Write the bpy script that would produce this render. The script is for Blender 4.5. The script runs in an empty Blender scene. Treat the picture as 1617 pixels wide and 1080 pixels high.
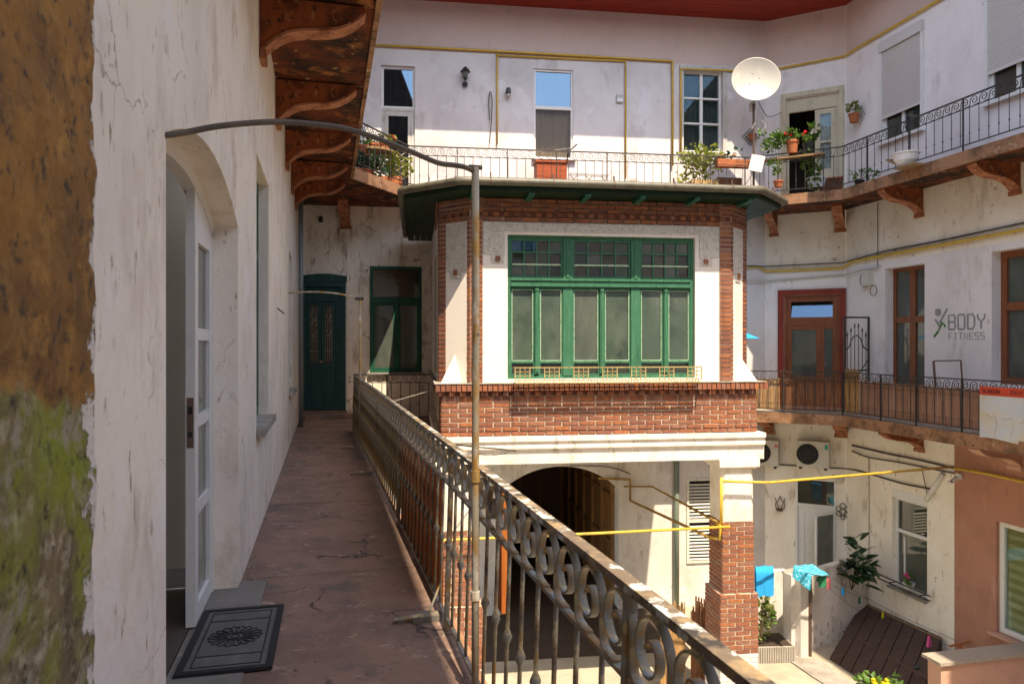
import bpy, bmesh, math, random
from mathutils import Vector, Matrix

C = bpy.context.scene.collection
SC = bpy.context.scene
rnd = random.Random(7)
PI = math.pi

# ------------------------------------------------------------------ camera, sky, sun, exposure
CAMZ, FPX, CX, HY = 1.6, 1150.0, 808.5, 543.0
cam_d = bpy.data.cameras.new('camera')
cam = bpy.data.objects.new('camera', cam_d); C.objects.link(cam)
cam.location = (0, 0, CAMZ); cam.rotation_euler = (PI/2, 0, 0)
cam_d.sensor_width = 36; cam_d.lens = 36*FPX/1617
cam_d.shift_y = (HY-540)/1617
cam_d.clip_start = 0.05; cam_d.clip_end = 400
cam_d.dof.use_dof = True; cam_d.dof.focus_distance = 10.5; cam_d.dof.aperture_fstop = 8.0
SC.camera = cam

SUN_EL, SUN_AZ = math.radians(60.5), math.radians(18)
to_sun = Vector((math.sin(SUN_AZ)*math.cos(SUN_EL), -math.cos(SUN_AZ)*math.cos(SUN_EL), math.sin(SUN_EL)))
w = bpy.data.worlds.new('World'); SC.world = w; w.use_nodes = True
nt = w.node_tree; nt.nodes.clear()
sky = nt.nodes.new('ShaderNodeTexSky'); sky.sky_type = 'NISHITA'; sky.sun_disc = False
sky.dust_density = 1.0; sky.sun_elevation = SUN_EL; sky.sun_rotation = math.atan2(to_sun.x, to_sun.y)
bg = nt.nodes.new('ShaderNodeBackground'); bg.inputs['Strength'].default_value = 0.15
wo = nt.nodes.new('ShaderNodeOutputWorld')
nt.links.new(sky.outputs[0], bg.inputs[0]); nt.links.new(bg.outputs[0], wo.inputs[0])
sd = bpy.data.lights.new('sun', 'SUN'); sd.energy = 2.3; sd.angle = math.radians(0.5); sd.color = (1, .95, .86)
sun = bpy.data.objects.new('sun', sd); C.objects.link(sun)
sun.rotation_euler = (-to_sun).to_track_quat('-Z', 'Y').to_euler(); sun.location = (5, -5, 30)
SC.view_settings.view_transform = 'Standard'; SC.view_settings.look = 'None'
SC.view_settings.gamma = 1; SC.view_settings.exposure = 1.85
SC.view_settings.use_white_balance = True; SC.view_settings.white_balance_temperature = 8300; SC.view_settings.white_balance_tint = 12
SC.view_settings.use_curve_mapping = False

# ------------------------------------------------------------------ materials
def M(name, base, layers=(), rough=.8, bump=None, metallic=0.0, rnd_col=None, spec=.3, ior=None, coat=0, transl=0, cracks=None):
    m = bpy.data.materials.new(name); m.use_nodes = True
    n = m.node_tree.nodes; l = m.node_tree.links; n.clear()
    out = n.new('ShaderNodeOutputMaterial'); b = n.new('ShaderNodeBsdfPrincipled')
    l.new(b.outputs[0], out.inputs[0])
    b.inputs['Roughness'].default_value = rough; b.inputs['Metallic'].default_value = metallic
    b.inputs['Specular IOR Level'].default_value = spec
    if ior: b.inputs['IOR'].default_value = ior
    if coat: b.inputs['Coat Weight'].default_value = coat
    tc = n.new('ShaderNodeTexCoord')
    if rnd_col:
        oi = n.new('ShaderNodeObjectInfo'); ge = n.new('ShaderNodeNewGeometry')
        ad = n.new('ShaderNodeMath'); ad.operation = 'ADD'
        l.new(oi.outputs['Random'], ad.inputs[0]); l.new(ge.outputs['Random Per Island'], ad.inputs[1])
        fr = n.new('ShaderNodeMath'); fr.operation = 'FRACT'; l.new(ad.outputs[0], fr.inputs[0])
        rp = n.new('ShaderNodeValToRGB'); l.new(fr.outputs[0], rp.inputs[0])
        e = rp.color_ramp.elements
        for i, c in enumerate(rnd_col):
            pos = i/(len(rnd_col)-1)
            el = e[i] if i < 2 else e.new(pos)
            el.position = pos; el.color = (*c, 1)
        cur = rp.outputs[0]
    else:
        rgb = n.new('ShaderNodeRGB'); rgb.outputs[0].default_value = (*base, 1); cur = rgb.outputs[0]
    for i, (col, s, lo, hi) in enumerate(layers):
        mp = n.new('ShaderNodeMapping'); l.new(tc.outputs['Object'], mp.inputs[0])
        mp.inputs['Scale'].default_value = s if isinstance(s, tuple) else (s, s, s)
        mp.inputs['Location'].default_value = (3.1*i+1, 1.7*i+2, 5.3*i)
        no = n.new('ShaderNodeTexNoise'); no.inputs['Scale'].default_value = 1; no.inputs['Detail'].default_value = 7
        no.inputs['Roughness'].default_value = .62
        l.new(mp.outputs[0], no.inputs[0])
        mr = n.new('ShaderNodeMapRange'); l.new(no.outputs[0], mr.inputs[0])
        mr.inputs[1].default_value = lo; mr.inputs[2].default_value = hi
        mx = n.new('ShaderNodeMix'); mx.data_type = 'RGBA'
        l.new(mr.outputs[0], mx.inputs[0]); l.new(cur, mx.inputs[6]); mx.inputs[7].default_value = (*col, 1)
        cur = mx.outputs[2]
    if cracks:
        cs, cwid, ccol = cracks
        nz = n.new('ShaderNodeTexNoise'); nz.inputs['Scale'].default_value = cs*2.5; nz.inputs['Detail'].default_value = 6; l.new(tc.outputs['Object'], nz.inputs[0])
        va = n.new('ShaderNodeVectorMath'); va.operation = 'MULTIPLY_ADD'; l.new(nz.outputs[1], va.inputs[0]); va.inputs[1].default_value = (.55/cs,)*3; l.new(tc.outputs['Object'], va.inputs[2])
        vo = n.new('ShaderNodeTexVoronoi'); vo.feature = 'DISTANCE_TO_EDGE'; vo.inputs['Scale'].default_value = cs; l.new(va.outputs[0], vo.inputs['Vector'])
        m1 = n.new('ShaderNodeMapRange'); l.new(vo.outputs['Distance'], m1.inputs[0]); m1.inputs[1].default_value = cwid; m1.inputs[2].default_value = cwid*.3; 
        n2 = n.new('ShaderNodeTexNoise'); n2.inputs['Scale'].default_value = cs*.9; l.new(tc.outputs['Object'], n2.inputs[0])
        m2 = n.new('ShaderNodeMapRange'); l.new(n2.outputs[0], m2.inputs[0]); m2.inputs[1].default_value = .52; m2.inputs[2].default_value = .6
        mu = n.new('ShaderNodeMath'); mu.operation = 'MULTIPLY'; l.new(m1.outputs[0], mu.inputs[0]); l.new(m2.outputs[0], mu.inputs[1])
        mx = n.new('ShaderNodeMix'); mx.data_type = 'RGBA'; l.new(mu.outputs[0], mx.inputs[0]); l.new(cur, mx.inputs[6]); mx.inputs[7].default_value = (*ccol, 1); cur = mx.outputs[2]
    l.new(cur, b.inputs['Base Color'])
    if transl:
        tl = n.new('ShaderNodeBsdfTranslucent'); l.new(cur, tl.inputs[0]); ms = n.new('ShaderNodeMixShader'); ms.inputs[0].default_value = transl
        l.new(b.outputs[0], ms.inputs[1]); l.new(tl.outputs[0], ms.inputs[2]); l.new(ms.outputs[0], out.inputs[0])
    if bump:
        sc, st, di = bump
        mp = n.new('ShaderNodeMapping'); l.new(tc.outputs['Object'], mp.inputs[0])
        mp.inputs['Scale'].default_value = sc if isinstance(sc, tuple) else (sc, sc, sc)
        no = n.new('ShaderNodeTexNoise'); no.inputs['Scale'].default_value = 1; no.inputs['Detail'].default_value = 5
        l.new(mp.outputs[0], no.inputs[0])
        bp = n.new('ShaderNodeBump'); bp.inputs['Strength'].default_value = st; bp.inputs['Distance'].default_value = di
        l.new(no.outputs[0], bp.inputs['Height']); l.new(bp.outputs[0], b.inputs['Normal'])
    return m

def glass_pane(name, refl, tint):
    m = bpy.data.materials.new(name); m.use_nodes = True
    n = m.node_tree.nodes; l = m.node_tree.links; n.clear()
    out = n.new('ShaderNodeOutputMaterial')
    tr = n.new('ShaderNodeBsdfTransparent'); tr.inputs[0].default_value = (*tint, 1)
    gl = n.new('ShaderNodeBsdfGlossy'); gl.inputs['Roughness'].default_value = .01; gl.inputs[0].default_value = (.48, .76, 1, 1)
    lw0 = n.new('ShaderNodeLayerWeight'); lw0.inputs[0].default_value = .5; lw = n.new('ShaderNodeMath'); lw.operation = 'POWER'; lw.inputs[1].default_value = 4; l.new(lw0.outputs['Facing'], lw.inputs[0])
    mr = n.new('ShaderNodeMapRange'); mr.inputs[3].default_value = refl; mr.inputs[4].default_value = 1
    l.new(lw.outputs[0], mr.inputs[0])
    mx = n.new('ShaderNodeMixShader'); l.new(mr.outputs[0], mx.inputs[0]); l.new(tr.outputs[0], mx.inputs[1]); l.new(gl.outputs[0], mx.inputs[2])
    l.new(mx.outputs[0], out.inputs[0])
    return m

white_clean = M('white_paint_wall', (.67, .645, .635), [((.53, .50, .51), (.8, .8, .6), .46, .66), ((.46, .42, .40), (2.6, 2.6, 1.1), .56, .74), ((.34, .30, .27), (12, 12, 3.5), .66, .74), ((.69, .67, .68), (1.7, 1.7, 1.7), .56, .62)], .9, (60, .25, .004))
upper_band = M('pink_paint_and_bounce_band', (.62, .49, .44), [((.54, .42, .38), (1.1, 1.1, .9), .45, .75), ((.44, .35, .31), (5, 5, 2), .6, .8)], .9, (60, .25, .004))  # pinkish paint together with red bounce off the eaves, both in the colour
white_bright = M('bright_white_wall', (.80, .765, .755), [((.68, .645, .64), (.8, .8, .6), .47, .68), ((.56, .52, .48), (2.6, 2.6, 1.1), .57, .76), ((.40, .35, .31), (12, 12, 3.5), .66, .74)], .9, (60, .25, .004))
end_white = M('stained_end_wall', (.86, .78, .67), [((.70, .62, .52), (1.5, 1.5, .9), .45, .68), ((.42, .33, .25), (4.5, 4.5, 1.6), .54, .70), ((.24, .17, .12), (9, 9, 2.6), .62, .72)], .92, (35, .4, .006), cracks=(1.8, .015, (.2, .15, .11)))
white_old = M('old_white_wall', (.68, .64, .60), [((.52, .48, .43), (1.5, 1.5, .9), .45, .7), ((.34, .29, .24), (4.5, 4.5, 1.2), .56, .76), ((.72, .69, .66), 3, .55, .65), ((.22, .18, .15), (9, 9, 2.4), .66, .74)], .92, (35, .4, .006))
left_white = M('left_wall_white', (.85, .775, .675), [((.70, .63, .56), (1.3, 1.3, 1.0), .45, .72), ((.56, .46, .37), (3.2, 3.2, 1.6), .55, .78), ((.36, .26, .18), (17, 17, 7), .63, .71), ((.48, .41, .35), 7, .62, .76), ((.84, .80, .76), 2.2, .55, .7)], .92, (16, .5, .012), cracks=(1.3, .005, (.46, .38, .31)))
cream_stain = M('cream_stained_wall', (.84, .77, .66), [((.70, .61, .48), (1.4, 1.4, .9), .42, .72), ((.28, .22, .16), 6, .62, .73), ((.48, .40, .30), (3, 3, 1), .55, .75), ((.20, .15, .11), (14, 14, 4), .65, .72)], .92, (35, .35, .006), cracks=(1.2, .005, (.42, .34, .25)))
ground_cream = M('whitewashed_ground_wall', (.88, .83, .75), [((.78, .71, .60), (1.2, 1.2, .9), .45, .70), ((.52, .43, .33), (5, 5, 2), .58, .72), ((.22, .16, .11), (13, 13, 4), .66, .72)], .92, (35, .35, .006), cracks=(1.0, .004, (.5, .42, .33)))
pink_wall = M('salmon_wall', (.45, .22, .155), [((.37, .18, .125), 1.3, .45, .65), ((.50, .27, .20), (4, 4, 1.5), .56, .72), ((.30, .15, .11), (9, 9, 2), .62, .74)], .92, (90, .3, .003))
pink_pale = M('pale_pink_paint', (.58, .34, .25), [((.48, .29, .22), 4, .5, .75)], .9, (60, .2, .003))
roughcast = M('roughcast_plaster', (.64, .61, .56), [((.42, .39, .35), 14, .5, .72), ((.2, .18, .16), 40, .63, .72)], .95, (38, 1.0, .03))
plaster = M('bay_plaster', (.78, .74, .69), [((.6, .56, .5), (2, 2, 1), .55, .8), ((.42, .38, .33), 9, .67, .76)], .9, (40, .25, .005))
moulding_m = M('white_moulding', (.78, .73, .66), [((.62, .55, .46), (2.2, 2.2, 2), .48, .68), ((.36, .29, .21), (9, 9, 2.2), .60, .72), ((.5, .42, .32), 16, .62, .72)], .85, (50, .2, .004))
mortar = M('brick_mortar', (.52, .43, .33), [((.36, .28, .21), 12, .45, .7)], .95, (70, .4, .004))
brick_m = M('brick', (.3, .1, .06), [((.13, .05, .036), (9, 9, .8), .5, .72), ((.46, .31, .23), (16, 16, 1.2), .62, .74)], .9, (60, .4, .004),
            rnd_col=[(.27, .10, .058), (.34, .12, .058), (.22, .085, .058), (.39, .14, .058), (.19, .08, .062), (.30, .105, .055), (.26, .125, .09), (.32, .135, .075)])
dentil_shade_back = M('brick_recess_painted_shade', (.15, .055, .035), [((.09, .035, .025), 16, .45, .7)], .9)  # brick backing darkened so the shadow in the gaps sits in its colour
brick_white = M('whitewashed_brick', (.7, .67, .62), [((.45, .4, .35), 8, .55, .75)], .9, (60, .4, .004))
rust_slab = M('rusty_slab', (.155, .036, .014), [((.026, .014, .009), (1.7, 1.7, 1.7), .42, .56), ((.40, .15, .045), 3.2, .55, .7), ((.46, .29, .16), 6, .63, .67), ((.06, .03, .02), 15, .52, .70)], .88, (25, .6, .01))
rust_edge = M('rusty_slab_edge', (.34, .18, .10), [((.13, .07, .04), 3, .45, .65), ((.5, .36, .24), 6, .6, .72), ((.07, .045, .03), 12, .58, .7)], .92, (30, .7, .012))
bracket_m = M('rusty_bracket', (.30, .075, .024), [((.10, .03, .014), 4, .48, .66), ((.40, .17, .07), 7, .58, .66), ((.05, .022, .014), 14, .55, .66), ((.46, .30, .18), 9, .66, .70)], .8, (30, .6, .008))
bracket_edge_m = M('bracket_orange_edge', (.46, .19, .10), [((.26, .085, .04), 5, .46, .62), ((.56, .36, .25), 10, .60, .68), ((.09, .04, .02), 16, .60, .68)], .7, (30, .3, .004))
walk_m = M('reddish_concrete_slab', (.255, .158, .122), [((.175, .112, .09), (1.6, 1.6, 1.6), .42, .62), ((.13, .105, .09), 3.5, .56, .70), ((.38, .27, .22), 8, .58, .72), ((.12, .115, .10), 1.1, .60, .68), ((.06, .05, .045), 26, .62, .70)], .85, (18, .8, .016), cracks=(1.5, .016, (.05, .042, .038)))
conc_m = M('grey_concrete', (.36, .33, .29), [((.24, .21, .18), 3, .45, .7), ((.44, .40, .35), 9, .6, .75)], .92, (30, .4, .006))
grit_m = M('grit', (.2, .17, .14), rough=1, rnd_col=[(.10, .08, .065), (.3, .26, .22), (.18, .14, .11), (.42, .38, .33)])
thresh_m = M('grey_threshold', (.20, .185, .165), [((.14, .125, .11), 3, .45, .7), ((.26, .24, .21), 9, .6, .75)], .9, (30, .5, .006))
court_m = M('courtyard_concrete', (.42, .37, .29), [((.30, .26, .20), 1.2, .45, .7), ((.50, .45, .36), 4, .55, .75), ((.2, .17, .13), 14, .66, .75)], .92, (25, .4, .006))
iron_m = M('near_rail_painted_iron', (.22, .205, .165), [((.26, .31, .33), 10, .52, .62), ((.30, .17, .06), 12, .49, .60), ((.52, .40, .20), 18, .55, .64), ((.06, .045, .035), 9, .58, .7)], .5, (60, .4, .003), spec=.5)
rail_top_m = M('worn_handrail', (.17, .125, .085), [((.36, .25, .13), 9, .50, .62), ((.50, .54, .52), 11, .535, .565), ((.05, .04, .03), 16, .56, .64)], .5, (50, .5, .003), spec=.5)
iron_dark = M('dark_wrought_iron', (.035, .03, .03), [((.10, .05, .03), 9, .55, .7)], .6, spec=.4)
pole_m = M('rusty_grey_pole', (.36, .33, .26), [((.36, .20, .05), (14, 14, 5), .46, .58), ((.56, .58, .56), (9, 9, 4), .56, .66), ((.12, .08, .06), 18, .6, .7)], .6, (60, .3, .002), spec=.4)
arm_m = M('grey_brown_arm', (.10, .085, .07), [((.17, .13, .10), 6, .5, .7)], .6)
sheet_m = M('yellowed_sheet', (.42, .36, .18), [((.24, .18, .075), (14, 14, 1.2), .45, .62), ((.50, .47, .34), (20, 20, 2), .55, .7), ((.12, .07, .03), (12, 12, 3), .6, .72)], .6, (40, .3, .004), transl=.45)
orange_sheet = M('orange_sheet', (.50, .15, .035), [((.36, .09, .02), (9, 9, 1.5), .5, .7)], .6, transl=.2)
roof_red = M('dark_red_boards', (.30, .035, .02), [((.20, .022, .014), (2, 10, 2), .45, .7)], .6)
green_dark = M('dark_green_boards', (.005, .026, .010), [((.003, .014, .006), (2, 8, 2), .42, .66), ((.013, .045, .018), 6, .62, .72)], .55)
green_bright = M('weathered_green_paint', (.028, .135, .076), [((.042, .165, .098), (40, 40, 3), .44, .60), ((.016, .085, .048), (26, 26, 1.6), .54, .68), ((.30, .42, .28), (45, 45, 5), .64, .74)], .6, (70, .3, .002))
green_pale = M('pale_green_beading', (.42, .55, .40), [((.10, .34, .18), 30, .5, .65)], .6)
green_dk = M('green_window_frame', (.010, .085, .052), [((.022, .14, .085), (20, 20, 3), .5, .7)], .5)
green_door = M('dark_green_door', (.012, .062, .054), [((.008, .038, .034), (12, 12, 2), .45, .7), ((.04, .14, .11), 8, .6, .75)], .5)
gutter_m = M('zinc_gutter', (.105, .097, .068), [((.06, .052, .035), 6, .48, .68), ((.16, .15, .12), 11, .58, .75)], .5, spec=.5)
gas_m = M('yellow_gas_pipe', (.62, .40, .055), [((.40, .22, .04), 8, .55, .72), ((.70, .50, .12), 14, .6, .75)], .5, spec=.5)
gas_rust = M('rusty_yellow_pipe', (.34, .20, .05), [((.22, .10, .03), 9, .48, .66)], .6)
frame_white = M('white_window_frame', (.72, .72, .70), [((.55, .54, .52), 7, .58, .8)], .45, spec=.5)
frame_brown = M('brown_wood_frame', (.25, .075, .026), [((.16, .048, .018), (20, 20, 2), .45, .7)], .45, spec=.5)
frame_red = M('red_brown_surround', (.25, .036, .02), [((.14, .025, .016), (9, 9, 2), .45, .7)], .6)
frame_cream = M('cream_door_frame', (.56, .50, .36), [((.40, .35, .25), (9, 9, 2), .5, .7)], .6)
frame_grey = M('weathered_grey_frame', (.55, .54, .50), [((.38, .36, .33), (12, 12, 3), .5, .7)], .6)
glass_dark = M('dark_glass', (.028, .036, .030), [((.05, .055, .045), (1.2, 1.2, .8), .45, .7)], .03, (3, .02, .01), spec=.8, ior=1.55)
glass_murk = M('murky_glass', (.095, .115, .095), [((.05, .065, .056), (2.5, 2.5, 1), .42, .66), ((.13, .11, .095), 1.4, .55, .75)], .06, (3, .02, .01), spec=.7, ior=1.5)
glass_thin = glass_pane('clear_glass', .03, (.86, .9, .88))
glass_reflect_brown = M('brown_reflection_glass', (.075, .065, .052), [((.12, .10, .08), (2, 2, 1.2), .45, .66), ((.03, .035, .03), 1.6, .5, .7)], .05, (3, .02, .01), spec=.7)  # brown-grey reflections of the bay panes put into the glass colour
glass_reflect_green = M('greenish_reflection_glass', (.055, .085, .066), [((.10, .13, .105), (2, 2, .8), .45, .66), ((.03, .045, .038), 1.8, .5, .7)], .05, (3, .02, .01), spec=.7)  # second pane tone, greenish, standing in for varied reflections
glass_net = glass_pane('net_curtain_glass', .008, (.9, .9, .88))
glass_sky = glass_pane('sky_reflecting_glass', .17, (.6, .65, .7))
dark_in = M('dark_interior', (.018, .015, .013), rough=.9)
curtain_brown = M('brown_net_curtain', (.27, .20, .14), [((.20, .15, .105), (14, 14, 1), .45, .7)], .9)
curtain_white = M('white_lace_curtain', (.50, .49, .50), [((.30, .30, .33), 26, .5, .6)], .9)
curtain_dark = M('dark_curtain', (.05, .065, .07), [((.09, .10, .10), (20, 20, 1), .5, .7)], .9)
curtain_red = M('dark_red_blind', (.05, .014, .012), rough=.9)
shutter_m = M('white_roller_slat', (.60, .575, .56), rough=.55)
louvre_m = M('peeling_white_shutter', (.66, .64, .56), [((.40, .36, .30), (20, 20, 6), .55, .7)], .8)
black_m = M('black_plastic', (.02, .02, .021), rough=.35, spec=.5)
grey_m = M('grey_plastic', (.45, .45, .43), rough=.5)
dish_m = M('white_dish', (.44, .42, .37), [((.55, .53, .48), 5, .55, .8)], .45, spec=.4)
dark_metal = M('brown_mast', (.10, .06, .045), rough=.5)
terracotta = M('terracotta', (.42, .135, .055), [((.32, .10, .045), 9, .5, .7)], .75)
wood_tan = M('tan_box', (.50, .33, .15), [((.42, .27, .12), (6, 6, 20), .45, .7)], .8)
wood_brown = M('brown_board', (.16, .07, .035), [((.10, .045, .025), (4, 4, 20), .45, .7)], .75)
wood_red = M('red_brown_chest', (.34, .075, .025), [((.25, .055, .02), (3, 3, 18), .45, .7)], .6)
wood_plank = M('weathered_plank', (.30, .19, .10), [((.20, .12, .06), (3, 20, 20), .45, .7)], .8)
hatch_m = M('dark_hatch_plank', (.085, .052, .042), [((.055, .034, .028), (3, 18, 3), .42, .7), ((.12, .08, .065), 12, .6, .76)], .75, (40, .3, .003))
reed_straw = M('straw_reed', (.46, .28, .12), [((.30, .15, .06), (26, 26, 2.2), .45, .6), ((.58, .40, .22), (40, 40, 4), .58, .7)], .85)
reed_brown = M('brown_reed', (.26, .11, .055), [((.15, .06, .03), (26, 26, 2.2), .45, .6), ((.36, .19, .10), (40, 40, 4), .58, .7)], .85)
reed_pink = M('faded_pinkish_reed', (.36, .20, .135), [((.25, .13, .085), (20, 20, 1.6), .45, .62), ((.44, .27, .19), (40, 40, 3), .56, .7)], .85)
blue_cloth = M('bright_blue_towel', (.0, .33, .72), [((.0, .25, .58), (30, 30, 3), .5, .7)], .9, (200, .4, .003))
teal_cloth = M('turquoise_patterned_cloth', (.0, .30, .45), [((.25, .60, .68), 34, .52, .57)], .85, (150, .3, .002))
green_cloth = M('green_cloth', (.02, .20, .10), rough=.9)
pink_cloth = M('pink_cloth', (.55, .16, .18), rough=.9)
leaf_m = M('green_leaf', (.075, .17, .03), rough=.5, rnd_col=[(.05, .12, .02), (.10, .21, .035), (.07, .15, .03), (.14, .24, .05), (.06, .17, .03)], transl=.3)
leaf_yellow = M('yellow_green_leaf', (.22, .26, .03), rough=.5, rnd_col=[(.16, .22, .03), (.27, .30, .04), (.20, .25, .03), (.32, .32, .05)], transl=.35)
leaf_dark = M('dark_glossy_leaf', (.018, .055, .022), rough=.25, spec=.6, rnd_col=[(.014, .045, .02), (.028, .075, .03), (.02, .06, .022)])
leaf_pale = M('pale_dry_leaf', (.20, .24, .08), rough=.6, rnd_col=[(.14, .20, .05), (.26, .28, .11), (.18, .22, .07)], transl=.3)
petal_red = M('red_petal', (.60, .02, .02), rough=.6)
petal_pink = M('pink_petal', (.70, .10, .30), rough=.6)
petal_white = M('white_petal', (.8, .76, .72), rough=.6)
petal_peach = M('peach_petal', (.62, .40, .22), rough=.6)
petal_yellow = M('yellow_petal', (.70, .58, .03), rough=.6)
stem_m = M('brown_stem', (.10, .07, .035), rough=.8)
soil_m = M('soil', (.05, .035, .025), rough=1)
white_plastic = M('white_plastic', (.72, .73, .74), rough=.35, spec=.5)
paper_m = M('paper', (.76, .75, .72), rough=.8)
lock_m = M('lock_plate', (.16, .10, .07), rough=.5)
mat_rubber = M('grey_rubber_mat', (.105, .105, .10), [((.15, .145, .135), 9, .5, .7)], .75, (90, .3, .002))
mat_dark = M('dark_mat_relief', (.022, .023, .025), rough=.7)
room_grey = M('grey_room_wall', (.88, .83, .78), [((.8, .75, .7), 2, .45, .7)], .9)
room_floor = M('dark_room_floor', (.07, .055, .045), rough=.6)
tunnel_m = M('brown_passage_wall', (.30, .145, .055), [((.21, .10, .036), (2, 2, 1), .45, .7)], .85)
passage_floor_m = M('dark_passage_floor', (.075, .052, .038), [((.05, .035, .027), 2, .45, .7), ((.10, .075, .055), 8, .6, .75)], .85, (20, .5, .006))  # darker ground sheet below the bay and through the arch
tunnel_dark = M('dark_passage', (.16, .09, .05), rough=.95)
ochre_iron = M('ochre_painted_iron', (.40, .31, .14), [((.24, .14, .05), 18, .50, .64), ((.52, .45, .28), 25, .58, .7)], .6)
sign_grey = M('sign_grey', (.29, .29, .295), rough=.6)
sign_green = M('sign_green', (.03, .19, .03), rough=.6)
ban_red = M('banner_red', (.60, .075, .035), [((.50, .06, .03), 5, .5, .7)], .55)
ban_white = M('banner_print', (.55, .56, .55), [((.60, .50, .30), (.9, .9, 1.8), .48, .62), ((.45, .55, .66), (1.1, 1.1, 2.2), .55, .68)], .5)
ban_text = M('banner_dark_text', (.13, .03, .03), rough=.6)
ac_m = M('ac_casing', (.60, .58, .52), [((.48, .46, .41), 7, .55, .8)], .5)
rooftile_m = M('brown_roof_tile', (.16, .085, .06), [((.09, .055, .045), 3, .45, .7)], .85)
cable_m = M('grey_cable', (.07, .065, .06), rough=.6)
cable_pale = M('pale_conduit', (.50, .48, .43), rough=.6)
dpipe_m = M('galvanised_downpipe', (.20, .22, .23), [((.30, .32, .33), (6, 6, 1), .5, .7)], .45, metallic=.3)
dpipe_green = M('green_grey_downpipe', (.16, .20, .16), [((.24, .27, .22), (6, 6, 1), .5, .7)], .55)
granite_m = M('speckled_coping', (.40, .34, .28), [((.25, .2, .17), 60, .5, .6)], .8)
blind_m = M('olive_striped_blind', (.32, .30, .13), rough=.8)
blind_light = M('pale_striped_blind', (.46, .43, .24), rough=.8)

def pier_material():
    m = bpy.data.materials.new('peeling_brown_pier'); m.use_nodes = True
    n = m.node_tree.nodes; l = m.node_tree.links
    b = n['Principled BSDF']; b.inputs['Roughness'].default_value = .85
    tc = n.new('ShaderNodeTexCoord'); sp = n.new('ShaderNodeSeparateXYZ'); l.new(tc.outputs['Object'], sp.inputs[0])
    def noise(s, d=7, off=0, r=.62):
        mp = n.new('ShaderNodeMapping'); l.new(tc.outputs['Object'], mp.inputs[0]); mp.inputs['Location'].default_value = (off, off, off)
        x = n.new('ShaderNodeTexNoise'); x.inputs['Scale'].default_value = s; x.inputs['Detail'].default_value = d
        x.inputs['Roughness'].default_value = r; l.new(mp.outputs[0], x.inputs[0]); return x.outputs[0]
    def mr(v, a, c, d=0, e=1):
        x = n.new('ShaderNodeMapRange'); l.new(v, x.inputs[0])
        for i, q in enumerate((a, c, d, e)): x.inputs[i+1].default_value = q
        return x.outputs[0]
    def math_(op, a, c):
        x = n.new('ShaderNodeMath'); x.operation = op
        for i, q in enumerate((a, c)):
            if isinstance(q, (int, float)): x.inputs[i].default_value = q
            else: l.new(q, x.inputs[i])
        return x.outputs[0]
    def mix(f, a, c):
        x = n.new('ShaderNodeMix'); x.data_type = 'RGBA'; l.new(f, x.inputs[0])
        for i, q in ((6, a), (7, c)):
            if isinstance(q, tuple): x.inputs[i].default_value = (*q, 1)
            else: l.new(q, x.inputs[i])
        return x.outputs[2]
    col = mix(mr(noise(5), .4, .65), (.32, .145, .026), (.15, .070, .017))
    col = mix(mr(noise(13, off=4), .5, .7), col, (.42, .21, .045))
    col = mix(mr(noise(30, off=9), .55, .66), col, (.05, .03, .016))
    col = mix(mr(noise(40, off=19), .62, .74), col, (.38, .20, .06))
    # below about knee to chest height: bare grey render with moss
    z = math_('ADD', sp.outputs[2], math_('MULTIPLY', math_('SUBTRACT', noise(4, off=2), .5), .22))
    z = math_('SUBTRACT', z, math_('MULTIPLY', sp.outputs[0], -.16))
    low = mr(z, 1.745, 1.725)
    damp = mix(mr(noise(9, off=7), .42, .62), (.21, .155, .075), (.10, .072, .04))
    damp = mix(mr(noise(24, off=5), .5, .66), damp, (.42, .36, .25))
    damp = mix(mr(noise(5, off=12), .42, .60), damp, (.20, .225, .018))
    damp = mix(mr(noise(12, off=33), .56, .66), damp, (.30, .26, .19))
    damp = mix(mr(noise(30, off=3), .55, .70), damp, (.03, .026, .012))
    col = mix(low, col, damp)
    # white paint left along the far edge and in a few chips
    e = math_('ADD', mr(sp.outputs[0], 1.42, 1.66), math_('MULTIPLY', math_('SUBTRACT', noise(14, off=11, r=.7), .5), 1.9))
    e = math_('ADD', e, math_('MULTIPLY', low, .12))
    chip = mr(e, .84, .90)
    col = mix(chip, col, (.62, .58, .53))
    col = mix(mr(noise(17, off=21), .715, .73), col, (.6, .55, .5))
    l.new(col, b.inputs['Base Color'])
    bp = n.new('ShaderNodeBump'); bp.inputs['Strength'].default_value = .8; bp.inputs['Distance'].default_value = .012
    l.new(math_('ADD', noise(28, off=1), chip), bp.inputs['Height']); l.new(bp.outputs[0], b.inputs['Normal'])
    return m
pier_m = pier_material()

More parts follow.
